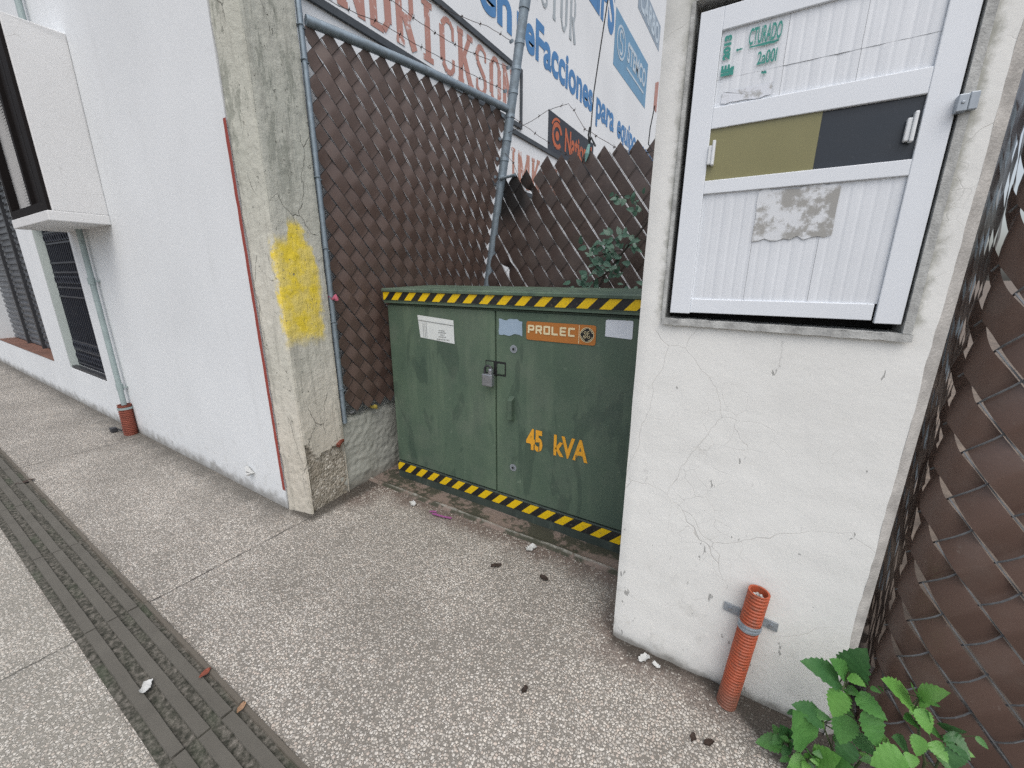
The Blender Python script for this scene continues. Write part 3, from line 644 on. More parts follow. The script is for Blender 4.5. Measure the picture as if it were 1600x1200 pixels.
# ================================================================== CONCRETE POST
post = thing('concrete_post', 'rough greyish concrete post with a yellow paint patch beside the white wall', 'post', (-2.4, 1.4, 0))
mb = MB()
outline = [(-2.488, 1.240), (-2.30, 1.285), (-2.335, 1.60), (-2.508, 1.60)]
def side_grid(p, q, nu, idx):
    def fn(a, b):
        X = p[0] + (q[0] - p[0]) * a; Y = p[1] + (q[1] - p[1]) * a; Z = 3.6 * b ** 1.0
        nrm = Vector((q[1] - p[1], -(q[0] - p[0]), 0)).normalized()
        edge = min(a, 1 - a) * (Vector(q) - Vector(p)).length
        d = .004 * nz((X, Y, Z), 5) + .002 * nz((X, Y, Z), 23) + .0018 * nz((X, Y, Z), 60)
        lim = .375 + .05 * nz((Y * 3, 0, 5), 2.5) + .03 * nz((Y, 0, 9), 22) + (.10 * max(0, (1.36 - Y)) / .07 if idx == 1 else 0)
        if idx == 1 and Z < lim and .06 < a: d -= .018 - .008 * nz((X, Y, Z), 30)
        # chipped vertical arris
        d -= max(0, .012 - edge) * (.4 + .35 * nz((0, 0, Z), 8))
        if idx == 0 and Z < .5: d += .004 * nz((X, Y, Z), 35)
        return Vector((X, Y, Z)) + nrm * d
    return fn
nv = 300
base = len(mb.f)
mb.grid(side_grid(outline[0], outline[1], 16, 0), 16, nv)
s0 = len(mb.f); mb.grid(side_grid(outline[1], outline[2], 26, 1), 26, nv)
for i in range(s0, len(mb.f)):
    c = sum((mb.v[j] for j in mb.f[i]), Vector()) / 4
    lim = .375 + .05 * nz((c.y * 3, 0, 5), 2.5) + .03 * nz((c.y, 0, 9), 22) + .10 * max(0, (1.36 - c.y)) / .07
    if c.z < lim and c.y > 1.305: mb.mi[i] = 1
mb.grid(side_grid(outline[2], outline[3], 6, 2), 6, 40)
part(mb, 'post_body', [M['post'], M['rubble']], post, smooth=True)
mb = MB(); mb.tube([(-2.318, 1.535, .385), (-2.33, 1.56, .40), (-2.345, 1.59, .402)], .016, 10); tag(mb.build('pipe_stub', M['brick']), 'small orange pipe end sticking out of the broken foot of the concrete post', 'pipe')

# low rough wall under the slatted fence
mb = MB()
def kw(p, q, ex):
    def fn(a, b):
        Y = p[1] + (q[1] - p[1]) * a; Z = .545 * b
        d = .008 * nz((2, Y, Z), 7) + .006 * nz((0, Y, Z), 26) + .004 * nz((5, Y, Z), 60)
        return (p[0] + (q[0] - p[0]) * a + d - max(0, b - .93) * .25, Y, Z + (.012 * nz((a * 3, 0, 0), 4) if b > .98 else 0))
    mb.grid(fn, 170, 56)
kw((-2.352, 1.55), (-2.40, 3.3), (1, 0)); mb.grid(lambda a, b: (-2.36 - .04 * a - .16 * b, 1.585 + 1.715 * a, .545 + .012 * nz((a * 3, 0, 0), 4) * (1 - b) + .02 * nz((a * 6, b * 3, 0), 3) * b), 60, 6)
tag(mb.build('low_wall', M['kneewall'], smooth=True), 'rough grey low wall at the foot of the slatted fence by the post', 'low wall')

# ================================================================== SLATTED FENCES
def slat_fence(root, P, N, a, b, v0, inside, A, seed, smat, wmat, wr=.0019, wid=.465, ends=True, twist=.0, hole=0., dens=8, fold=-1):
    rs = random.Random(seed); S = MB(); W = MB()
    def at(u, v, n): p = P(u, v); return p + N(u, v) * n
    K = range(-60, 90); T = range(-5, 75)
    for k in K:
        run = None; segs = []
        for t in T:
            if inside(2 * a * k + a * (t + .5), v0 - b * (t + .5)):
                run = [t, t + 1] if run is None else [run[0], t + 1]
            elif run: segs.append(run); run = None
        if run: segs.append(run)
        for (t0, t1) in segs:
            if t1 - t0 < 1: continue
            ta = t0 - rs.uniform(.0, .25) if ends else t0; tb = t1 + rs.uniform(.0, .25) if ends else t1
            ww = wid * rs.uniform(.95, 1.03); of = rs.uniform(-.02, .02); tw = rs.uniform(-1, 1) * twist; nn = max(2, int((tb - ta) * dens))
            cut = None
            if hole and rs.random() < hole: cut = rs.uniform(ta + 1, tb - 1)
            wv = [-1, -.72, 0, .72, 1]; o = len(S.v); ph = rs.uniform(-.1, .1); am = A * rs.uniform(.85, 1.15)
            for i in range(nn + 1):
                t = ta + (tb - ta) * i / nn
                endk = max(0, .5 - (t - ta)) + max(0, .5 - (tb - t))
                q = 0 if cut is None else math.exp(-((t - cut) / .45) ** 2)
                for q_w in wv:
                    wq = of + q_w * (ww if 2 * a * k + a * t > fold else .5) * (1 - .35 * q) + .14 * q
                    n_ = (am if 2 * a * k + a * t > fold else am * .3) * (1 - 1.7 * abs(((t + ph + 1) % 2) - 1) ** 1.2) - .0012 * q_w * q_w + tw * q_w * math.sin(t * .35 + k) * a + .004 * nz((k, t, 0), .7) + endk * .006 + q * .02 * q_w
                    S.v.append(at(2 * a * k + a * t + a * wq, v0 - b * t + b * wq, n_))
            for i in range(nn):
                for j in range(4):
                    p = o + i * 5 + j; S.f.append([p, p + 1, p + 6, p + 5]); S.mi.append(0)
    # wires across the slats
    for j in range(-60, 110):
        pts = []
        for i in range(-60 * 4, 90 * 4):
            kk = i / 4; u = a * j + a * kk; v = v0 - b * j + b * kk
            if inside(u, v) and u > fold + .05: pts.append(at(u, v, .001 - (.7 * A + .0022) * math.cos(math.pi * (j - kk))))
            else:
                if len(pts) > 2: W.tube(pts, wr, 4)
                pts = []
        if len(pts) > 2: W.tube(pts, wr, 4)
    for k in K:                                              # wires lying in the gaps
        pts = []
        for i in range(-10, 150):
            t = i / 2; u = 2 * a * k + a * t + a * .5; v = v0 - b * t + b * .5
            if inside(u, v) and u > fold + .12: pts.append(at(u, v, .002 * math.cos(math.pi * t)))
            else:
                if len(pts) > 2: W.tube(pts, wr, 4)
                pts = []
        if len(pts) > 2: W.tube(pts, wr, 4)
    part(S, 'slat_panel', smat, root, smooth=True); part(W, 'wire_mesh', wmat, root)

# left fence: ruled between the straight concrete post and the leaning pole
pole_x = lambda z: -1.882 + (z - 2.762) * .179
PL = Vector((-2.335, 1.645, 0)); LT = 1.475
def P1(u, v):
    s = u / LT; z = v - .075 * s * (v / 2.8); q = Vector((pole_x(z) - .03, 3.04, z)); p = Vector((PL.x, PL.y, z))
    return p.lerp(q, s)
def N1(u, v):
    d = P1(1, v) - P1(0, v); return Vector((d.y, -d.x, 0)).normalized()
rail_z = lambda u: 2.845 - (u / LT) * .075
lf = thing('slatted_fence', 'brown slatted chain link panel between the concrete post and the leaning galvanised pole', 'fence', (-2.2, 2.2, .55), 'brown slatted chain link fences')
slat_fence(lf, P1, N1, .0525, .0615, 2.822, lambda u, v: -.02 < u < LT - .03 and .60 + .02 * u < v < 2.81, .0058, 5, M['slat'], M['wired'], ends=False)
mb = MB(); rp = []
for i in range(9):
    s = i / 8; p = P1(s * LT, 2.845); rp.append((p.x + .012, p.y, p.z + .012 * math.sin(s * math.pi)))
mb.tube(rp, .028, 14); part(mb, 'top_rail', M['galv'], lf, smooth=True)
mb = MB(); mb.tube([(-2.338, 1.622, .52), (-2.338, 1.622, 3.5)], .016, 10)
for z in (2.80, 2.64, 2.05, 1.65, 1.2, .75): mb.tube([(-2.338 + .021 * math.cos(t * .7), 1.622 + .021 * math.sin(t * .7), z + .002 * t) for t in range(10)], .0035, 5)
part(mb, 'tension_bar', M['galv'], lf, smooth=True)

pole = thing('fence_pole', 'leaning galvanised corner pole with a capped top where the fences meet', 'pole', (pole_x(0), 3.05, 0))
mb = MB(); mb.tube([(pole_x(0), 3.06, 0), (pole_x(3.42), 3.06, 3.42)], .036, 18); part(mb, 'shaft', M['galv'], pole, smooth=True)
mb = MB(); mb.tube([(pole_x(3.39), 3.06, 3.39), (pole_x(3.46), 3.06, 3.46), (pole_x(3.475), 3.06, 3.475)], [.041, .041, .028], 18); part(mb, 'cap', M['galv'], pole, smooth=True)
for z in (3.19, 3.03, 2.88, 2.72, 2.56, 2.42, 2.29):
    mb = MB(); c = Vector((pole_x(z), 3.06, z)); mb.tube([c - Vector((0, 0, .012)), c + Vector((0, 0, .012))], .039, 18); mb.tube([c + Vector((-.03, -.055, 0)), c + Vector((-.055, -.04, .005))], .013, 6)
    part(mb, 'clamp', M['galv'], pole)

# back fence
bf = thing('slatted_fence', 'torn and scorched brown slatted fence behind the green cabinet', 'fence', (-1.0, 3.0, 0), 'brown slatted chain link fences')
def P2(u, v): return Vector((-1.99 + u * 1.0 + (v - 2.2) * .12 * max(0, 1 - u / .8), 3.03 - .03 * u + (v - 1.4) * .04, v))
def N2(u, v): return Vector((.02, -1, .04)).normalized()
def top2(u):
    x_ = -1.99 + u
    if x_ < -1.66: return 2.27
    return 2.32 + .035 * min(1, (x_ + 1.66) / .5) - max(0, x_ + .95) * .06
slat_fence(bf, P2, N2, .0585, .078, 2.90, lambda u, v: .01 < u < 2.6 and .02 < v < top2(u), .0058, 11, M['slatb'], M['wired'], wid=.468, twist=.07, hole=.35)
mb = MB(); mb.tube([(-1.96, 3.02, 2.275), (-1.82, 3.03, 2.29)], .012, 8); part(mb, 'fence_rail', M['galv'], bf, smooth=True)
mb = MB(); mb.tube([(.75, 3.0, 0), (.75, 3.0, 2.5)], .035, 12); part(mb, 'fence_post', M['galv'], bf, smooth=True)

# near fence right of the meter pillar: folds out from behind it, then runs along the pavement
rf = thing('slatted_fence', 'bulging brown slatted fence along the pavement to the right of the white meter pillar', 'fence', (.7, 1.45, 0), 'brown slatted chain link fences')
prof3 = [(.66, 2.35), (.60, 2.0), (.535, 1.72), (.492, 1.56), (.482, 1.485), (.515, 1.44), (.60, 1.415), (.80, 1.405), (1.4, 1.40), (2.6, 1.40)]
cum = [0]
for p, q in zip(prof3, prof3[1:]): cum.append(cum[-1] + math.dist(p, q))
def prof_at(u):
    u = max(0, min(cum[-1] - 1e-4, u))
    for i in range(len(cum) - 1):
        if u <= cum[i + 1]:
            f = (u - cum[i]) / (cum[i + 1] - cum[i]); return Vector((prof3[i][0] + (prof3[i + 1][0] - prof3[i][0]) * f, prof3[i][1] + (prof3[i + 1][1] - prof3[i][1]) * f, 0))
    return Vector((*prof3[-1], 0))
def P3(u, v): p = (prof_at(u) * 2 + prof_at(u - .04) + prof_at(u + .04)) / 4; return Vector((p.x, p.y + .01 * nz((u, v, 0), 2), v))
def N3(u, v):
    d = prof_at(u + .04) - prof_at(u - .04); return Vector((d.y, -d.x, 0)).normalized()
slat_fence(rf, P3, N3, .0565, .068, 2.5 + .02, lambda u, v: 0.02 < u < 2.7 and .0 < v < 2.7, .0105, 23, M['slatr'], M['wire'], wr=.0023, wid=.458, twist=.10, dens=10, fold=.80)
mb = MB(); mb.tube([(.70, 2.4, 0), (.70, 2.4, 2.7)], .03, 12); part(mb, 'fence_rail', M['galv'], rf, smooth=True)

# barbed wire
def barbed(label, pts, seed, sub=6):
    rs = random.Random(seed); mb = MB(); P_ = []
    pts = [Vector(p) for p in pts]
    for p, q in zip(pts, pts[1:]):
        n = max(2, int((q - p).length / .05))
        for k in range(n): f = k / n; P_.append(p.lerp(q, f) - Vector((0, 0, .12 * (q - p).length * f * (1 - f) * .5)) + Vector((rs.uniform(-1, 1), 0, rs.uniform(-1, 1))) * .0035)
    P_.append(pts[-1]); mb.tube(P_, .0019, 5)
    for k in range(2, len(P_) - 1, 3):
        c = P_[k]; mb.tube([c + Vector((-.008, 0, -.004)), c + Vector((.008, 0, .004))], .0036, 5)
        for s in (1, -1): mb.tube([c, c + Vector((rs.uniform(-.01, .01), rs.uniform(-.01, .01), s * rs.uniform(.012, .02)))], .0013, 4)
    tag(mb.build('barbed_wire', M['barb']), label, 'barbed wire', 'barbed wire strands')
pz = lambda z: (pole_x(z) - .03, 3.02, z)
barbed('lowest barbed wire strand above the rail between concrete post and pole', [(-2.34, 1.63, 3.0), (-2.206, 2.1, 2.993), (-2.086, 2.49, 2.943), pz(2.88)], 1)
barbed('middle barbed wire strand crossing the red letters', [(-2.34, 1.63, 3.30), (-2.19, 2.15, 3.14), (-2.07, 2.544, 3.053), pz(3.03)], 2)
barbed('highest barbed wire strand reaching the pole just under its cap', [(-2.34, 1.63, 3.33), (-2.131, 2.343, 3.23), (-1.971, 2.866, 3.255), pz(3.19)], 3)
barbed('barbed wire strand peaking in a kink above the dark painted sign', [(pole_x(2.61), 3.03, 2.6), (-1.748, 3.05, 2.638), (-1.56, 3.05, 2.70), (-1.386, 3.05, 2.715), (-1.34, 3.05, 2.66), (-1.25, 3.05, 2.53), (-1.209, 3.05, 2.505), (-.975, 3.05, 2.353), (-.80, 3.05, 2.33), (-.4, 3.05, 2.45)], 4)
barbed('loose barbed wire strand dropping from the pole behind the scorched slats', [(pole_x(2.73), 3.03, 2.73), (-1.748, 3.06, 2.632), (-1.539, 3.06, 2.488), (-1.40, 3.06, 2.39), (-1.15, 3.06, 2.28)], 5)
barbed('short barbed wire tail hanging beside the pole', [(pole_x(2.48), 3.03, 2.48), (-1.84, 3.04, 2.38), (-1.79, 3.04, 2.26)], 6)
mb = MB(); mb.tube([(-1.09, 3.04, 3.7), (-1.125, 3.04, 3.25), (-1.165, 3.04, 2.95), (-1.19, 3.04, 2.75), (-1.20, 3.04, 2.52), (-1.205, 3.04, 2.40)], .0045, 6)
hc = thing('hanging_cable', 'thin black cable hanging down past the blue letters to the wire', 'cable', (-1.2, 3.04, 2.4))
part(mb, 'cord', M['rope'], hc)
mb = MB(); mb.tube([(-1.205, 3.035, 2.53), (-1.212, 3.03, 2.48), (-1.203, 3.035, 2.42), (-1.19, 3.03, 2.46), (-1.155, 3.03, 2.40)], .007, 6); part(mb, 'knot', M['rope'], hc)
mb = MB(); mb.tube([(-1.205, 3.035, 2.42), (-1.215, 3.03, 2.36), (-1.225, 3.03, 2.31)], [.009, .016, .004], 6); part(mb, 'tape_scrap', M['teal'], hc)
mb = MB(); mb.tube([(-.604, 2.4, 2.355), (-.618, 2.4, 2.255), (-.621, 2.4, 2.181), (-.595, 2.4, 2.144), (-.631, 2.4, 2.14)], .003, 5); tag(mb.build('wire_hook', M['rope']), 'small bent wire hook dangling beside the top of the meter pillar', 'wire')

# ================================================================== TRANSFORMER CABINET
cab = thing('transformer_cabinet', 'weathered green metal transformer cabinet with two doors and hazard tape', 'cabinet', (-1.3, 2.2, .012))
GX0, GX1, GB = -2.205, -.40, 2.42
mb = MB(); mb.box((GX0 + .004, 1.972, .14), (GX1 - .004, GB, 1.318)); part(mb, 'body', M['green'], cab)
mb = MB(); mb.box((GX0 - .002, 1.950, .0), (GX1, GB + .01, .139)); sk = part(mb, 'base_skirt', M['skirt'], cab, bevel=.004)
mb = MB()
lx0, lx1 = GX0 - .004, GX1 + .004
# lid: front band, flared rain lip, shallow pitched top
prof = [(1.934, 1.326), (1.934, 1.340), (1.930, 1.343), (1.930, 1.400), (1.918, 1.402), (1.918, 1.416), (1.926, 1.422), (2.40, 1.436), (2.44, 1.42), (2.44, 1.326)]
n = len(prof); vs_ = [(lx0, y, z) for y, z in prof] + [(lx1, y, z) for y, z in prof]
mb.add(vs_, [(i, (i + 1) % n, n + (i + 1) % n, n + i) for i in range(n)] + [tuple(range(n))[::-1], tuple(range(n, 2 * n))]); lid = part(mb, 'lid', M['green'], cab)
mb = MB(); mb.quad((lx0 + .003, 1.9275, 1.347), (lx1 - .003, 1.9275, 1.347), (lx1 - .003, 1.9275, 1.398), (lx0 + .003, 1.9275, 1.398)); part(mb, 'hazard_tape', M['hz1'], lid)
mb = MB(); mb.quad((GX0, 1.9465, .064), (GX1, 1.9465, .064), (GX1, 1.9465, .132), (GX0, 1.9465, .132)); part(mb, 'hazard_tape', M['hz2'], sk)
def doorp(x0, x1):
    mb = MB(); mb.box((x0, 1.956, .146), (x1, 1.971, 1.309)); return part(mb, 'door', M['green'], cab, bevel=.004)
d1 = doorp(GX0 + .002, -1.311); d2 = doorp(-1.300, GX1 - .002)
d1['label'] = 'left green door with a white paper label'; d2['label'] = 'right green door with handle, badge and rating'
FD = 1.956
D2 = lambda a, b: (a, FD - .0035, b)
D3 = lambda a, b, c: (a, FD - c, b)
def sheet(par, name, mat, pts, c=.0025, label=None):
    mb = MB(); mb.poly([D3(x, z, c) for x, z in pts]); o = part(mb, name, mat, par)
    if label: o['label'] = label
    return o
sheet(d1, 'sticker', M['sticker'], [(-1.905, 1.108), (-1.615, 1.088), (-1.618, 1.236), (-1.922, 1.255)])
mb = MB()
def dl(x0, z0, x1, z1, t, c=.0045): 
    d = Vector((x1 - x0, z1 - z0)).normalized(); p = Vector((-d.y, d.x)) * t / 2
    mb.add([D3(x0 + p.x, z0 + p.y, c), D3(x0 - p.x, z0 - p.y, c), D3(x1 - p.x, z1 - p.y, c), D3(x1 + p.x, z1 + p.y, c)], [(0, 1, 2, 3)])
dl(-1.918, 1.222, -1.620, 1.203, .004); dl(-1.872, 1.11, -1.875, 1.205, .0025); dl(-1.858, 1.11, -1.86, 1.205, .0025); dl(-1.845, 1.11, -1.846, 1.21, .0025)
for (x0, x1, zz) in ((-1.745, -1.68, 1.152), (-1.728, -1.695, 1.138), (-1.745, -1.68, 1.125), (-1.76, -1.655, 1.108), (-1.74, -1.69, 1.165)):
    xx = x0
    while xx < x1: l = rnd.uniform(.004, .014); dl(xx, zz, min(x1, xx + l), zz - .0005, .005); xx += l + .004
part(mb, 'fine_print', M['ink'], d1)
rs = random.Random(4)
def ragged(x0, x1, z0, z1, j, n=9):
    pts = [(x0 + (x1 - x0) * i / n, z0 + rs.uniform(-j, j)) for i in range(n + 1)] + [(x1 + rs.uniform(-j, j) * .3, z0 + (z1 - z0) * i / 4) for i in range(1, 4)] + [(x1 - (x1 - x0) * i / n, z1 + rs.uniform(-j, j)) for i in range(n + 1)] + [(x0 + rs.uniform(-j, j) * .3, z1 - (z1 - z0) * i / 4) for i in range(1, 4)]
    return pts
def fan(par, name, mat, pts, c=.0025, D=D3):
    mb = MB(); cx = sum(p[0] for p in pts) / len(pts); cz = sum(p[1] for p in pts) / len(pts)
    mb.add([D(cx, cz, c)] + [D(x, z, c) for x, z in pts], [(0, i + 1, (i + 1) % len(pts) + 1) for i in range(len(pts))]); return part(mb, name, mat, par)
fan(d2, 'sticker', M['faded'], ragged(-1.279, -1.122, 1.178, 1.263, .008))
fan(d2, 'sticker', M['stickerb'], [(-.642, 1.212), (-.510, 1.207), (-.506, 1.213), (-.507, 1.292), (-.512, 1.297), (-.637, 1.296), (-.643, 1.290)])
# maker's badge
bx0, bx1, bz0, bz1 = -1.095, -.690, 1.160, 1.263
mb = MB(); rr_ = .012
pts = []
for (cx, cz, a0) in ((bx1 - rr_, bz0 + rr_, -90), (bx1 - rr_, bz1 - rr_, 0), (bx0 + rr_, bz1 - rr_, 90), (bx0 + rr_, bz0 + rr_, 180)):
    for k in range(4): an = R(a0 + 30 * k); pts.append((cx + rr_ * math.cos(an), cz + rr_ * math.sin(an)))
badge = fan(d2, 'badge', M['badge'], pts, .004)
mb = MB(); e = [0]
SQ = {'P': [(.1, 0, .1, 1), (.1, .92, .9, .92), (.85, .92, .85, .45), (.1, .45, .9, .45)], 'R': [(.1, 0, .1, 1), (.1, .92, .9, .92), (.85, .92, .85, .45), (.1, .45, .9, .45), (.5, .45, .88, 0)],
      'O': [(.1, 0, .1, 1), (.1, .92, .9, .92), (.85, 0, .85, 1), (.1, .08, .9, .08)], 'L': [(.1, 0, .1, 1), (.1, .08, .9, .08)], 'E': [(.1, 0, .1, 1), (.1, .92, .9, .92), (.1, .5, .8, .5), (.1, .08, .9, .08)], 'C': [(.1, 0, .1, 1), (.1, .92, .9, .92), (.1, .08, .9, .08)]}
for i, ch in enumerate('PROLEC'):
    x0 = -1.083 + i * .0485; wd = .040; hh = .044; z0 = 1.198
    strokes(mb, [(p[0], p[1], p[2], p[3], .13 if p[0] == p[2] else .12) for p in SQ[ch]], x0, z0, wd, hh, D3, .0002, .006)
mb.quad(D3(-.782, 1.164, .006), D3(-.779, 1.164, .006), D3(-.779, 1.259, .006), D3(-.782, 1.259, .006))
part(mb, 'lettering', M['cream'], d2)
cx, cz = -.737, 1.212
def disc(r0, r1, c, m, nm='emblem'):
    mb = MB(); arc(mb, cx, cz, r0, r1, 0, 2 * math.pi, lambda a, b: D3(a, b, c), 32); return part(mb, nm, m, d2)
disc(0, .036, .0055, M['black']); mb = MB()
Fd = lambda a, b: D3(a, b, .0068)
arc(mb, cx, cz, .0355, .0385, 0, 6.283, Fd, 36); 
for k in range(4): a0 = k * math.pi / 2; arc(mb, cx, cz, .0295, .032, a0 + .25, a0 + 1.25, Fd, 8)
def curl(pts, r=.0016): 
    mb.tube([D3(cx + p[0] * .024, cz + p[1] * .024, .0075) for p in pts], r, 5)
curl([(-.1, .55), (-.45, .75), (-.7, .4), (-.35, .15), (-.05, .45), (-.25, -.1), (-.55, -.35), (-.75, -.15), (-.6, -.7), (-.2, -.6), (-.1, -.2)])
curl([(.55, .75), (.2, .75), (.15, .35), (.55, .3), (.2, .2), (.1, -.4), (.4, -.75), (.7, -.5), (.6, -.15), (.35, -.3)])
part(mb, 'emblem_script', M['cream'], d2)
mb = MB(); sb = .118 / CAP
text_to(mb, '45', -1.087, -.978, .505, sb, lambda a, b: D3(a, b, .003), .045); part(mb, 'rating_lettering', M['yel'], d2)
mb = MB(); text_to(mb, 'kVA', -.905, -.697, .505, sb, lambda a, b: D3(a, b, .003), .03); part(mb, 'rating_lettering', M['yel'], d2)
for (a, z0, z1) in ((-1.060, .50, .53), (-1.003, .50, .56), (-.768, .50, .535)):
    mb = MB(); mb.quad(D3(a, z0, .0045), D3(a + .006, z0, .0045), D3(a + .006, z1, .0045), D3(a, z1, .0045)); part(mb, 'stencil_bridge', M['green'], d2)
for z in (1.097, .347):
    mb = MB(); arc(mb, -1.178, z, .014, .024, 0, 6.283, lambda a, b: D3(a, b, .003), 20)
    mb.tube([(-1.178, FD + .004, z), (-1.178, FD - .006, z)], .014, 6); o = part(mb, 'lock_bolt', M['zinc'], d2)
    mb = MB(); arc(mb, -1.178, z, 0, .008, 0, 6.283, lambda a, b: D3(a, b, .0085), 12); part(mb, 'bolt_socket', M['black'], d2)
mb = MB(); mb.add([(-1.208, FD, .81), (-1.172, FD, .81), (-1.172, FD, .655), (-1.208, FD, .655), (-1.206, FD - .03, .79), (-1.176, FD - .03, .79), (-1.176, FD - .03, .668), (-1.206, FD - .03, .668)],
       [(4, 7, 6, 5), (0, 4, 5, 1), (1, 5, 6, 2), (2, 6, 7, 3), (3, 7, 4, 0)]); part(mb, 'handle', M['green'], d2, bevel=.003)
mb = MB(); mb.box((-1.372, FD - .006, .935), (-1.318, FD, 1.005)); mb.box((-1.335, FD - .028, .965), (-1.32, FD - .006, .985)); part(mb, 'hasp', M['green'], d1, bevel=.004)
mb = MB(); mb.box((-1.292, FD - .006, .935), (-1.238, FD, 1.0)); part(mb, 'hasp', M['green'], d2, bevel=.006)
mb = MB(); mb.box((-1.378, FD - .0025, .925), (-1.232, FD - .0005, 1.012)); part(mb, 'hasp_recess', M['black'], d1, bevel=.0005)
pl = thing('padlock', 'grey steel padlock hanging on the hasp between the green doors', 'padlock', (-1.34, FD - .03, .88))
mb = MB(); mb.box((-1.372, FD - .055, .862), (-1.298, FD - .022, .938)); part(mb, 'lock_body', M['steel'], pl, bevel=.006)
mb = MB(); mb.box((-1.330, FD - .055, .930), (-1.300, FD - .022, .975)); part(mb, 'shackle_guard', M['steel'], pl, bevel=.012)
mb = MB(); mb.tube([(-1.360, FD - .038, .93)] + [(-1.335 + .024 * math.cos(R(180 - k * 20)), FD - .038, .965 + .022 * math.sin(R(180 - k * 20))) for k in range(10)] + [(-1.312, FD - .038, .93)], .007, 8); part(mb, 'shackle', M['dark'], pl, smooth=True)

# ================================================================== METER PILLAR
PY = 1.41
mp = thing('meter_pillar', 'cracked cream white meter pillar with a white aluminium meter door', 'pillar', (.03, 1.6, 0))
mb = MB()
px0, px1, pz1, pd = -.347, .415, 2.75, 1.80
ox0, ox1, oz0, oz1 = -.264, .336, 1.362, 2.235
def pfront(x0, x1, z0, z1):
    nu = max(1, round((x1 - x0) / .02)); nv_ = max(1, round((z1 - z0) / .02))
    def fn(a, b):
        X = x0 + (x1 - x0) * a; Z = z0 + (z1 - z0) * b
        d = .004 * nz((X, 0, Z), 3) + .0015 * nz((X, 0, Z), 14)
        e = X - px0; 
        if e < .012: d += (.012 - e) * .5
        if Z < .05: d += .012 * max(0, nz((X, 1, Z), 12)) + .006 * (1 - Z / .05)
        XX = X + (.003 * nz((0, 0, Z), 5) if e < .001 else 0)
        if abs(X - (px1 - .028)) < 1e-6: XX = X + .004 * nz((0, 3, Z), 5) + .003 * nz((0, 3, Z), 20)
        return (XX, PY + d, Z)
    mb.grid(fn, nu, nv_)
xe = px1 - .028
for (a, b, c, d) in ((px0, ox0, 0, pz1), (ox0, ox1, 0, oz0), (ox0, ox1, oz1, pz1), (ox1, xe, 0, pz1)): pfront(a, b, c, d)
mb.grid(lambda a, b: (px0, PY + .006 + (pd - PY) * a, pz1 * b), 12, 60)
mb.grid(lambda a, b: (px1, PY + .022 + (pd - PY) * a, pz1 * b), 12, 60)
mb.quad((px0, pd, 0), (px1, pd, 0), (px1, pd, pz1), (px0, pd, pz1)); mb.quad((px0, PY, pz1), (px1, PY, pz1), (px1, pd, pz1), (px0, pd, pz1))
mb.cur = 1                                                    # bare mortar chamfer down the right edge
mb.grid(lambda a, b: (xe + (px1 - xe) * a + (1 - a) * (.004 * nz((0, 3, pz1 * b), 5) + .003 * nz((0, 3, pz1 * b), 20)), PY + .004 * nz((xe, 0, pz1 * b), 3) * (1 - a) + .022 * a, pz1 * b), 3, 138)
mb.cur = 0
part(mb, 'pillar_body', [M['pillar'], M['pillar_edge']], mp, smooth=True)
mb = MB()                                                     # recess lining
mb.box((ox0, PY + .12, oz0), (ox1, PY + .14, oz1)); part(mb, 'recess_back', M['black'], mp)
mb = MB()
t = .012
mb.grid(lambda a, b: (ox0 - .006 + (ox1 - ox0 + .014) * a, PY - .014 + .004 * nz((a * 8, 0, 1), 3), oz0 - .012 + .02 * b + .003 * nz((a * 8, b, 0), 3) - .009 * a), 30, 2)
mb.grid(lambda a, b: (ox0 - .006 + (ox1 - ox0 + .014) * a, PY - .014 + .10 * b, oz0 + .008 - .009 * a + .003 * nz((a * 8, 1, 0), 3)), 30, 2)
mb.box((ox0 - .010, PY - .006, oz0), (ox0, PY + .10, oz1)); mb.box((ox1 - .012, PY - .008, oz0), (ox1 + .006, PY + .10, oz1)); mb.box((ox0, PY - .006, oz1), (ox1 - .012, PY + .10, oz1 + .014))
part(mb, 'door_frame', M['framepl'], mp)
yd = PY - .004
md = MB(); md.box((-.249, yd, 1.388), (-.190, yd + .022, 2.205)); md.box((.264, yd, 1.384), (.318, yd + .022, 2.205))
for (z0, z1) in ((2.150, 2.205), (1.912, 1.966), (1.740, 1.776)): md.box((-.190, yd + .001, z0), (.264, yd + .022, z1))
md.box((-.190, yd + .004, 1.391), (.258, yd + .022, 1.434))
mdo = part(md, 'meter_door', M['alu'], mp, bevel=.0018)
def rib(x0, x1, z0, z1, y=yd + .010):
    mb = MB(); nu = max(8, int((x1 - x0) / .0028))
    def fn(a, b):
        X = x0 + (x1 - x0) * a; f = (X / .0265) % 1
        d = -.0010 * min(1, 2.2 * (1 - abs(2 * f - 1))) 
        return (X, y + d + .0012 * nz((X, 0, z0), 30), z0 + (z1 - z0) * b)
    mb.grid(fn, nu, 2); part(mb, 'panel', M['alup'], mdo)
g_ = .0003
for (z0, z1, sp) in ((1.966, 2.0352, (-.190, -.033, .125, .264)), (2.0355, 2.150, (-.190, -.034, .124, .264)), (1.434, 1.740, (-.190, -.045, .112, .264))):
    for a, b in zip(sp, sp[1:]): rib(a + g_, b - g_, z0, z1, yd + .010 + rnd.uniform(-.001, .001))
mb = MB(); mb.quad((-.19, yd + .015, 1.43), (.264, yd + .015, 1.43), (.264, yd + .015, 2.15), (-.19, yd + .015, 2.15)); part(mb, 'panel_backing', M['black'], mdo)
mb = MB(); mb.box((-.190, yd + .007, 1.776), (.070, yd + .010, 1.912)); part(mb, 'glass_pane', M['olive'], mdo)['label'] = 'olive green sliding pane'
mb = MB(); mb.box((.066, yd + .0105, 1.776), (.264, yd + .0135, 1.912)); part(mb, 'glass_pane', M['tint'], mdo)['label'] = 'dark blue sliding pane'
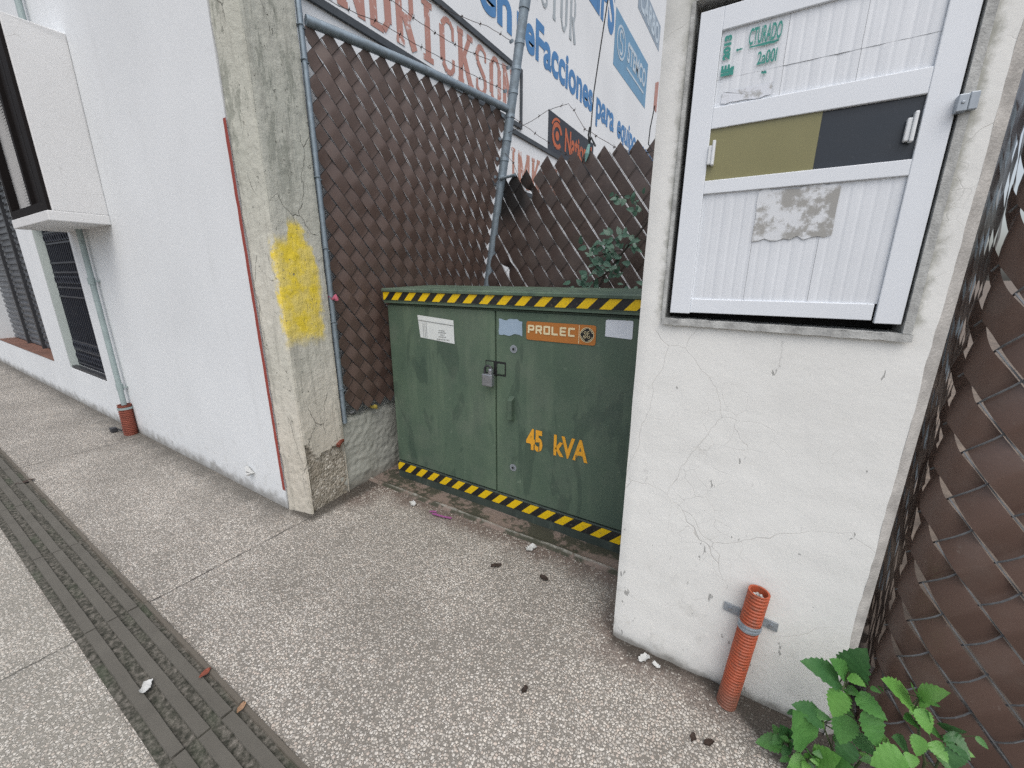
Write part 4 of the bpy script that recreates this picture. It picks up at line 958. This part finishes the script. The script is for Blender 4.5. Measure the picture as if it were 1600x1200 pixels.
for (x0, z0) in ((-.1895, 1.818), (.238, 1.815)):
    mb = MB(); mb.box((x0, yd - .006, z0), (x0 + .010, yd + .008, z0 + .050)); mb.box((x0 + .010, yd - .010, z0 - .003), (x0 + .018, yd + .008, z0 + .062)); part(mb, 'pull_handle', M['handle'], mdo, bevel=.0025)
E3 = lambda a, b, c: (a, yd + .0062 - c, b)
def pfan(name, mat, pts, c=.0): return fan(mdo, name, mat, pts, c, E3)
mb = MB(); sb = .05 / CAP
text_to(mb, 'CTURADO', -.122, -.048, 2.100, .036 / CAP, lambda a, b: E3(a, b, .002), .02)
text_to(mb, '2a00l', -.096, -.052, 2.050, .028 / CAP, lambda a, b: E3(a, b, .002), .02)
def rot_text(txt, x, z0, z1, h):
    vs_, fs_ = text_polys(txt, .06); a0 = min(v.x for v in vs_); a1 = max(v.x for v in vs_)
    mb.add([E3(x + h - v.y / CAP * h, z0 + (v.x - a0) / (a1 - a0) * (z1 - z0), .002) for v in vs_], fs_)
rot_text('2013', -.180, 2.078, 2.136, .015); rot_text('IE', -.180, 2.040, 2.066, .018)
for (x0, x1, z0, z1) in ((-.118, -.052, 2.0925, 2.0965), (-.15, -.135, 2.094, 2.098), (-.163, -.150, 2.04, 2.058), (-.082, -.070, 2.026, 2.032)): 
    pts = ragged(x0, x1, z0, z1, .002, 6); cx_ = (x0 + x1) / 2; cz_ = (z0 + z1) / 2
    mb.add([E3(cx_, cz_, .0016)] + [E3(p, q, .0016) for p, q in pts], [(0, i + 1, (i + 1) % len(pts) + 1) for i in range(len(pts))])
part(mb, 'sticker_lettering', M['greenink'], mdo)
pfan('torn_sticker', M['torn'], ragged(-.046, .138, 1.606, 1.738, .006, 12)); pfan('torn_sticker', M['chalk'], ragged(-.172, -.052, 1.972, 2.000, .0025, 10))
mb = MB(); mb.box((.313, PY - .026, 1.858), (.331, PY - .004, 1.893)); mb.box((.333, PY - .018, 1.861), (.349, PY - .006, 1.897)); mb.tube([(.322, PY - .028, 1.876), (.322, PY - .02, 1.876)], .004, 8); part(mb, 'hinge', M['zinc'], mp, bevel=.002)

# ================================================================== CONDUITS
def corrugated(root, p, q, r, pitch, mat, hollow=True, name='corrugated_pipe'):
    p = Vector(p); q = Vector(q); L = (q - p).length; n = int(L / pitch) * 4; pts = []; rr = []
    for i in range(n + 1):
        pts.append(p.lerp(q, i / n)); rr.append(r * (1 + (.05 if i % 4 in (0, 1) else -.06)))
    d = (q - p).normalized()
    mb = MB(); mb.tube(pts, rr, 28, cap=False); mb.tube([q - d * .07, q], r * .84, 28, cap=False)
    e1 = d.orthogonal().normalized(); e2 = d.cross(e1)
    for k in range(28):
        a0 = 2 * math.pi * k / 28; a1 = 2 * math.pi * (k + 1) / 28; v0 = e1 * math.cos(a0) + e2 * math.sin(a0); v1 = e1 * math.cos(a1) + e2 * math.sin(a1)
        mb.add([q + v0 * r * .84, q + v0 * rr[-1], q + v1 * rr[-1], q + v1 * r * .84], [(0, 1, 2, 3)])
    return part(mb, name, mat, root, smooth=True)
c1 = thing('conduit_stub', 'bright orange corrugated conduit stub strapped to the white meter pillar', 'conduit', (.09, 1.36, 0), 'corrugated conduit stubs')
cp, cq = Vector((.094, 1.355, -.01)), Vector((.130, 1.372, .492))
corrugated(c1, cp, cq, .031, .0125, M['orange'])
mb = MB(); d = (cq - cp).normalized(); cc = cp.lerp(cq, .985); mb.tube([cc - d * .03, cc - d * .025], .0255, 16)
for k in range(7): a = k * .9; mb.tube([cc - d * .028 + Vector((.018 * math.cos(a), .018 * math.sin(a), 0)), cc - d * .008 + Vector((.012 * math.cos(a + 1), .012 * math.sin(a + 1), 0))], .005, 5)
part(mb, 'stuffing', M['paper'], c1)
mb = MB(); sc_ = cp.lerp(cq, .735)
for k in range(16):
    a0 = R(-8 - 164 * k / 16); a1 = R(-8 - 164 * (k + 1) / 16); r_ = .0345
    pa = sc_ + Vector((r_ * math.cos(a0), r_ * math.sin(a0), 0)); pb = sc_ + Vector((r_ * math.cos(a1), r_ * math.sin(a1), 0)); h = d * .014
    mb.add([pa - h, pb - h, pb + h, pa + h], [(0, 1, 2, 3)])
    mb.tube([pa + d * .006, pb + d * .006], .003, 4); mb.tube([pa - d * .006, pb - d * .006], .003, 4)
st = part(mb, 'strap', M['zinc'], c1)
for s in (1, -1):
    mb = MB(); x0 = sc_.x + s * .033; x1 = sc_.x + s * .082; sl = -.08 * s
    mb.add([(x0, PY - .008, sc_.z - .016 - .0), (x1, PY - .008, sc_.z - .016 - .006 * s), (x1, PY - .008, sc_.z + .016 - .006 * s), (x0, PY - .008, sc_.z + .016), (x0, PY - .003, sc_.z - .016), (x1, PY - .003, sc_.z - .016 - .006 * s), (x1, PY - .003, sc_.z + .016 - .006 * s), (x0, PY - .003, sc_.z + .016)], [(0, 1, 2, 3), (0, 4, 5, 1), (3, 2, 6, 7), (1, 5, 6, 2)])
    mb.add([(x0, PY - .008, sc_.z - .016), (x0, PY - .008, sc_.z + .016), (x0, sc_.y, sc_.z + .014), (x0, sc_.y, sc_.z - .014)], [(0, 1, 2, 3)]); part(mb, 'strap_ear', M['zinc'], st)
for s in (1, -1):
    mb = MB(); mb.tube([(sc_.x + s * .062, PY - .014, sc_.z - .004 * s), (sc_.x + s * .062, PY - .004, sc_.z - .004 * s)], .0062, 8); part(mb, 'screw', M['steel'], st)
c2 = thing('conduit_stub', 'brown orange corrugated conduit stub at the foot of the grey downpipe', 'conduit', (-5.07, 1.18, 0), 'corrugated conduit stubs')
corrugated(c2, (-5.09, 1.185, -.01), (-5.10, 1.19, .30), .052, .018, M['brick'])
mb = MB(); mb.tube([(-5.10, 1.19, .255), (-5.10, 1.19, .275)], .057, 18); part(mb, 'band', M['greypipe'], c2)
dp = thing('downpipe', 'thin grey pipe running down the white facade beside the grilled door', 'pipe', (-5.11, 1.2, .25))
mb = MB(); mb.tube([(-5.10, 1.19, .22), (-5.12, 1.195, 1.0), (-5.14, 1.20, 1.98), (-5.16, 1.20, 3.0), (-5.18, 1.20, 6)], .021, 14); part(mb, 'pipe_run', M['greypipe'], dp, smooth=True)
for z in (.47, 1.45):
    mb = MB(); xx = -5.105 - .02 * (z - .2); mb.tube([(xx, 1.195, z - .03), (xx, 1.195, z + .03)], .027, 14); mb.box((xx + .02, 1.21, z - .006), (xx + .05, 1.236, z + .006)); part(mb, 'clip', M['greypipe'], dp)
mb = MB(); mb.tube([(-5.30, 1.12, .0), (-5.27, 1.14, .03), (-5.22, 1.15, .02), (-5.15, 1.17, .05)], .007, 6); mb.box((-5.33, 1.09, 0), (-5.27, 1.14, .045)); tag(mb.build('cable_end', M['dark'], bevel=.006), 'dark cable end lying by the brown conduit stub', 'cable')
mb = MB(); mb.tube([(-2.94, 1.225, .195), (-2.90, 1.215, .185), (-2.87, 1.225, .17), (-2.90, 1.21, .155), (-2.93, 1.22, .165)], [.012, .016, .012, .014, .01], 6); tag(mb.build('paper_wad', M['paper']), 'crumpled white wad stuck in a hole low on the white wall', 'paper')

# ================================================================== PLANTS
def leaf_mesh(mb, base, tip, nrm, width, serr=9, fold=.25, droop=.15):
    base = Vector(base); tip = Vector(tip); ax = tip - base; L = ax.length; ax.normalize(); nrm = Vector(nrm); nrm = (nrm - ax * nrm.dot(ax)).normalized(); sd_ = ax.cross(nrm)
    n = serr * 2; o = len(mb.v); rows = []
    for i in range(n + 1):
        f = i / n
        w_ = width * .5 * (math.sin(math.pi * min(1, f ** .72)) ** .8 if 0 < f < 1 else 0)
        sr = 1 + (.10 if i % 2 == 0 else -.07) if 0 < i < n else 1
        c = base + ax * (L * f) - nrm * (droop * L * f * f)
        for s, k in ((-1, 1), (-.5, .5), (0, 0), (.5, .5), (1, 1)):
            ww = w_ * s * (sr if abs(s) == 1 else 1)
            mb.v.append(c + sd_ * ww + nrm * (abs(s) * w_ * fold) + nrm * (.05 * w_ * math.sin(i * 2.1 + s * 3)) + ax * (-abs(s) * w_ * .25 + (.012 * L if i % 2 == 0 and abs(s) == 1 else 0)))
    for i in range(n):
        for j in range(4):
            p = o + i * 5 + j; mb.f.append([p, p + 1, p + 6, p + 5]); mb.mi.append(mb.cur)
camP = Vector((0, 0, 1.5))
def weed(label, root, stems, leaves, seed):
    rs = random.Random(seed); t = thing('weed_plant', label, 'plant', root, 'leafy weeds at the foot of the fence')
    sm = MB()
    for s in stems: sm.tube(s, [.004 - .0025 * i / (len(s) - 1) for i in range(len(s))], 6)
    lm = MB()
    for (b, tp, wd, mi) in leaves:
        b = Vector(b); tp = Vector(tp); lm.cur = mi
        nr = ((camP - tp).normalized() * .8 + Vector((rs.uniform(-.3, .3), rs.uniform(-.3, .3), .9))).normalized()
        leaf_mesh(lm, b, tp, nr, max(wd * 1.2, (tp - b).length * .68), 8, rs.uniform(.12, .3), rs.uniform(.05, .2))
        # petiole from the nearest stem joint
        near = min((Vector(p) for s in stems for p in s), key=lambda q: (q - b).length)
        if (near - b).length > .004: sm.tube([near, near.lerp(b, .5) + Vector((0, 0, .004)), b], .0017, 5)
    for k in range(26):
        q = Vector(rs.choice(rs.choice(stems))) + Vector((rs.gauss(0, .035), rs.gauss(0, .02), rs.uniform(-.02, .05)))
        q.z = max(q.z, .012); l = rs.uniform(.018, .042); an = rs.uniform(0, 6.28); tp = q + Vector((l * math.cos(an), l * .5 * math.sin(an) - .01, l * rs.uniform(-.5, .6)))
        lm.cur = rs.choice((0, 0, 1, 2)); leaf_mesh(lm, q, tp, Vector((rs.uniform(-.5, .5), -.6, .8)), l * .62, 6, .2, .15)
        near = min((Vector(p) for s in stems for p in s), key=lambda v: (v - q).length); sm.tube([near, near.lerp(q, .5), q], .0012, 4)
    part(sm, 'stem', M['stem'], t, smooth=True); part(lm, 'foliage', [M['leaf'], M['leafd'], M['leafb']], t, smooth=True)
# ray helper used once to read leaf places off the photo's layout, at each leaf's own depth
def at(px, py, Y):
    c = Vector(((px - 800) / 624.67, -(py - 600) / 624.67, 1)); d = r2 * c.x + u2 * c.y + fw * c.z; k = Y / d.y; return camP + d * k
def LV(bx, by, tx, ty, Y, wd, mi, dy=-.03): return (at(bx, by, Y), at(tx, ty, Y + dy), wd, mi)
weed('tall leafy green weed growing against the lower corner of the meter pillar', (.43, 1.30, 0),
     [[(.43, 1.31, 0), at(1345, 1170, 1.29), at(1328, 1095, 1.28), at(1323, 1068, 1.27), at(1325, 1050, 1.27)], [(.43, 1.30, 0), at(1300, 1170, 1.22), at(1285, 1130, 1.2), at(1262, 1120, 1.2)], [(.44, 1.31, 0), at(1365, 1165, 1.27), at(1350, 1110, 1.26)]],
     [LV(1312, 1066, 1254, 1031, 1.24, .030, 1), LV(1328, 1054, 1347, 1018, 1.27, .033, 1), LV(1323, 1054, 1301, 1031, 1.26, .014, 0), LV(1326, 1056, 1351, 1070, 1.24, .013, 2), LV(1318, 1074, 1298, 1066, 1.24, .010, 0), LV(1322, 1076, 1343, 1086, 1.24, .014, 0),
      LV(1316, 1080, 1300, 1121, 1.20, .044, 2), LV(1284, 1124, 1240, 1100, 1.20, .040, 1), LV(1262, 1164, 1243, 1112, 1.17, .030, 0), LV(1322, 1116, 1314, 1166, 1.20, .043, 0), LV(1338, 1086, 1388, 1124, 1.22, .048, 0), LV(1352, 1108, 1376, 1172, 1.20, .050, 0), LV(1335, 1150, 1372, 1180, 1.22, .040, 1), LV(1330, 1160, 1310, 1196, 1.2, .034, 1)], 1)
weed('bright broad leaved weed rising in front of the near slatted fence', (.60, 1.32, 0),
     [[(.60, 1.33, 0), at(1445, 1190, 1.28), at(1432, 1130, 1.27), at(1430, 1105, 1.26), at(1438, 1090, 1.25)], [(.60, 1.33, 0), at(1400, 1195, 1.22), at(1390, 1185, 1.2)], [(.61, 1.33, 0), at(1470, 1180, 1.27), at(1478, 1150, 1.26)]],
     [LV(1426, 1100, 1381, 1060, 1.24, .036, 2), LV(1436, 1094, 1478, 1079, 1.23, .030, 2), LV(1434, 1090, 1428, 1072, 1.24, .014, 0), LV(1436, 1106, 1456, 1150, 1.21, .028, 2), LV(1430, 1128, 1414, 1122, 1.23, .020, 0), LV(1440, 1128, 1446, 1112, 1.23, .016, 0), LV(1438, 1150, 1432, 1182, 1.20, .026, 2), LV(1456, 1158, 1482, 1192, 1.20, .030, 2), LV(1478, 1146, 1518, 1188, 1.22, .042, 1), LV(1482, 1144, 1500, 1130, 1.25, .030, 1), LV(1470, 1150, 1456, 1138, 1.24, .02, 0), LV(1412, 1180, 1360, 1195, 1.17, .050, 2), LV(1420, 1175, 1404, 1152, 1.22, .026, 1), LV(1424, 1178, 1424, 1200, 1.18, .024, 2), LV(1496, 1165, 1490, 1205, 1.2, .03, 1)], 2)
weed('small low weed sprouting at the pavement edge below the orange conduit', (.27, 1.27, 0),
     [[(.30, 1.28, 0), at(1250, 1172, 1.25), at(1232, 1164, 1.24), at(1222, 1158, 1.24)], [(.31, 1.27, 0), at(1262, 1188, 1.22), at(1270, 1178, 1.2)]],
     [LV(1222, 1162, 1181, 1158, 1.24, .024, 0), LV(1228, 1160, 1226, 1140, 1.25, .014, 1), LV(1232, 1160, 1240, 1146, 1.25, .012, 1), LV(1232, 1168, 1222, 1180, 1.23, .016, 1), LV(1238, 1162, 1250, 1152, 1.24, .012, 0), LV(1258, 1186, 1232, 1196, 1.2, .030, 2), LV(1276, 1190, 1308, 1182, 1.18, .036, 2), LV(1268, 1186, 1268, 1170, 1.2, .016, 0), LV(1262, 1192, 1256, 1206, 1.19, .02, 2), LV(1290, 1196, 1330, 1198, 1.17, .034, 0)], 3)
vt = thing('vine_shrub', 'leafy grey green branch hanging in front of the slatted fence behind the cabinet', 'plant', (-.6, 2.75, .1))
sm = MB(); rs = random.Random(12); VY = 2.72
stems = [[(-.75, 2.85, 1.2), at(925, 470, VY), at(945, 430, VY), at(975, 392, VY), at(1008, 352, VY), at(1030, 315, VY)], [at(975, 392, VY), at(955, 392, VY), at(935, 400, VY)], [at(945, 430, VY), at(925, 440, VY), at(912, 456, VY)], [at(1008, 352, VY), at(1003, 325, VY), at(985, 305, VY), at(962, 306, VY)], [at(945, 430, VY), at(930, 418, VY), at(918, 400, VY)], [at(985, 380, VY), at(1000, 372, VY), at(1012, 378, VY)]]
for i, s in enumerate(stems): sm.tube(s, .008 if i == 0 else .003, 6)
part(sm, 'stem', M['bark'], vt, smooth=True)
lm = MB()
for (cx_, cy_, n, sp) in ((970, 306, 6, 13), (990, 312, 7, 14), (998, 330, 3, 9), (945, 372, 9, 16), (925, 395, 9, 15), (950, 395, 9, 17), (972, 372, 5, 10), (995, 375, 8, 15), (932, 412, 8, 14), (925, 432, 7, 14), (910, 450, 9, 14), (962, 390, 6, 14), (945, 440, 6, 16), (985, 452, 5, 14), (1005, 446, 4, 10), (970, 418, 4, 12)):
    for k in range(int(n * 1.3)):
        X_, Y_ = cx_ + rs.gauss(0, sp * .6), cy_ + rs.gauss(0, sp * .5); D_ = VY + rs.uniform(-.10, .06); an = rs.uniform(0, 6.28); l = rs.uniform(8, 15)
        b = at(X_, Y_, D_); tp = at(X_ + l * math.cos(an), Y_ + l * math.sin(an), D_ + rs.uniform(-.03, .02))
        nr = ((camP - tp).normalized() + Vector((rs.uniform(-.7, .7), rs.uniform(-.3, .3), rs.uniform(.1, .9)))).normalized(); leaf_mesh(lm, b, tp, nr, (tp - b).length * rs.uniform(.5, .68), 4, .15, .1)
part(lm, 'foliage', M['vine'], vt, smooth=True)

# ================================================================== LITTER
def scrap(name, label, cat, loc, size, mat, seed, group=None, flat=.3, taper=.6):
    rs = random.Random(seed); mb = MB(); n = 5; an = rs.uniform(0, 6.28); ca, sa = math.cos(an), math.sin(an)
    def fn(a, b):
        u = (a - .5) * size * (1.2 - .5 * abs(b - .5)); v = (b - .5) * size * .62 * (1 - (2 * a - 1) ** 2 * taper) * (1 + (.55 * nz((a * 5, seed, b), 1.7) if taper < .3 else 0))
        z = .006 + size * flat * (.35 * nz((a * 2, b * 2, seed), 1.3) + .25 * (2 * b - 1) ** 2 + .15 * (2 * a - 1) ** 2)
        return (loc[0] + u * ca - v * sa + size * .1 * nz((a * 3, b * 3, seed + 5), 1), loc[1] + u * sa + v * ca, loc[2] + max(.003, z))
    mb.grid(fn, 8, 6); o = mb.build(name, mat, smooth=True); return tag(o, label, cat, group)
gl = 'dry leaves on the pavement'
scrap('dry_leaf', 'dark dry leaf on the pavement in front of the cabinet, nearer its centre', 'leaf', (-1.015, 1.509, 0), .055, M['dryleaf'], 1, gl)
scrap('dry_leaf', 'curled brown dry leaf near the pavement edge left of the meter pillar', 'leaf', (-.753, 1.56, 0), .05, M['dryleaf'], 2, gl)
scrap('dry_leaf', 'black dry leaf alone on the open pavement left of the orange conduit', 'leaf', (-.553, 1.008, 0), .032, M['dryleaf'], 3, gl, .6)
scrap('dry_leaf', 'smaller of two dark dry leaves lying left of the weeds', 'leaf', (.008, 1.165, 0), .03, M['dryleaf'], 4, gl)
scrap('dry_leaf', 'larger of two dark dry leaves lying left of the weeds', 'leaf', (.056, 1.175, 0), .036, M['dryleaf'], 5, gl, .5)
scrap('fallen_leaf', 'reddish fallen leaf on the edge of the tactile strip', 'leaf', (-1.634, .412, .012), .04, M['redleaf'], 6)
scrap('fallen_leaf', 'pale curled leaf on the tactile strip nearest the viewer', 'leaf', (-1.377, .42, .012), .035, m_plain('tan_leaf', (.36, .22, .13), .7, 0, .4, 40), 7)
scrap('leaf_scrap', 'dark leaf scrap in the tactile groove far down the path', 'leaf', (-4.5, .41, .004), .09, M['dryleaf'], 8, None, .15)
for i, (lab, p, s) in enumerate((('white paper shred lying across the tactile strip', (-1.758, .272, .012), .06), ('white paper scrap at the foot of the meter pillar', (-.205, 1.372, 0), .055), ('small torn paper bit beside the scrap at the pillar foot', (-.155, 1.368, 0), .035), ('white paper scrap before the left end of the cabinet', (-1.832, 1.716, 0), .07), ('flat whitish scrap on the brown cement before the cabinet', (-.922, 1.732, 0), .075), ('crumpled white scrap on the low wall beside the post', (-2.39, 1.73, .55), .07))):
    scrap('paper_scrap', lab, 'paper', p, s * .8, M['paper'], 20 + i, 'paper scraps', .4, .1)
scrap('wrapper', 'crumpled yellowish wrapper on the low wall under the slats', 'litter', (-2.35, 1.87, .555), .09, M['yellowtrash'], 31, None, .7)
scrap('pink_rag', 'pink rag caught between the post and the slatted fence', 'rag', (-2.325, 1.625, 1.345), .06, M['pink'], 33, None, 1.2)
mb = MB(); mb.tube([(-1.66, 1.70, .012), (-1.62, 1.712, .018), (-1.60, 1.70, .012), (-1.63, 1.69, .012), (-1.55, 1.70, .012), (-1.49, 1.715, .012)], .006, 6); tag(mb.build('thread', M['purple']), 'short purple thread on the pavement before the cabinet', 'thread')
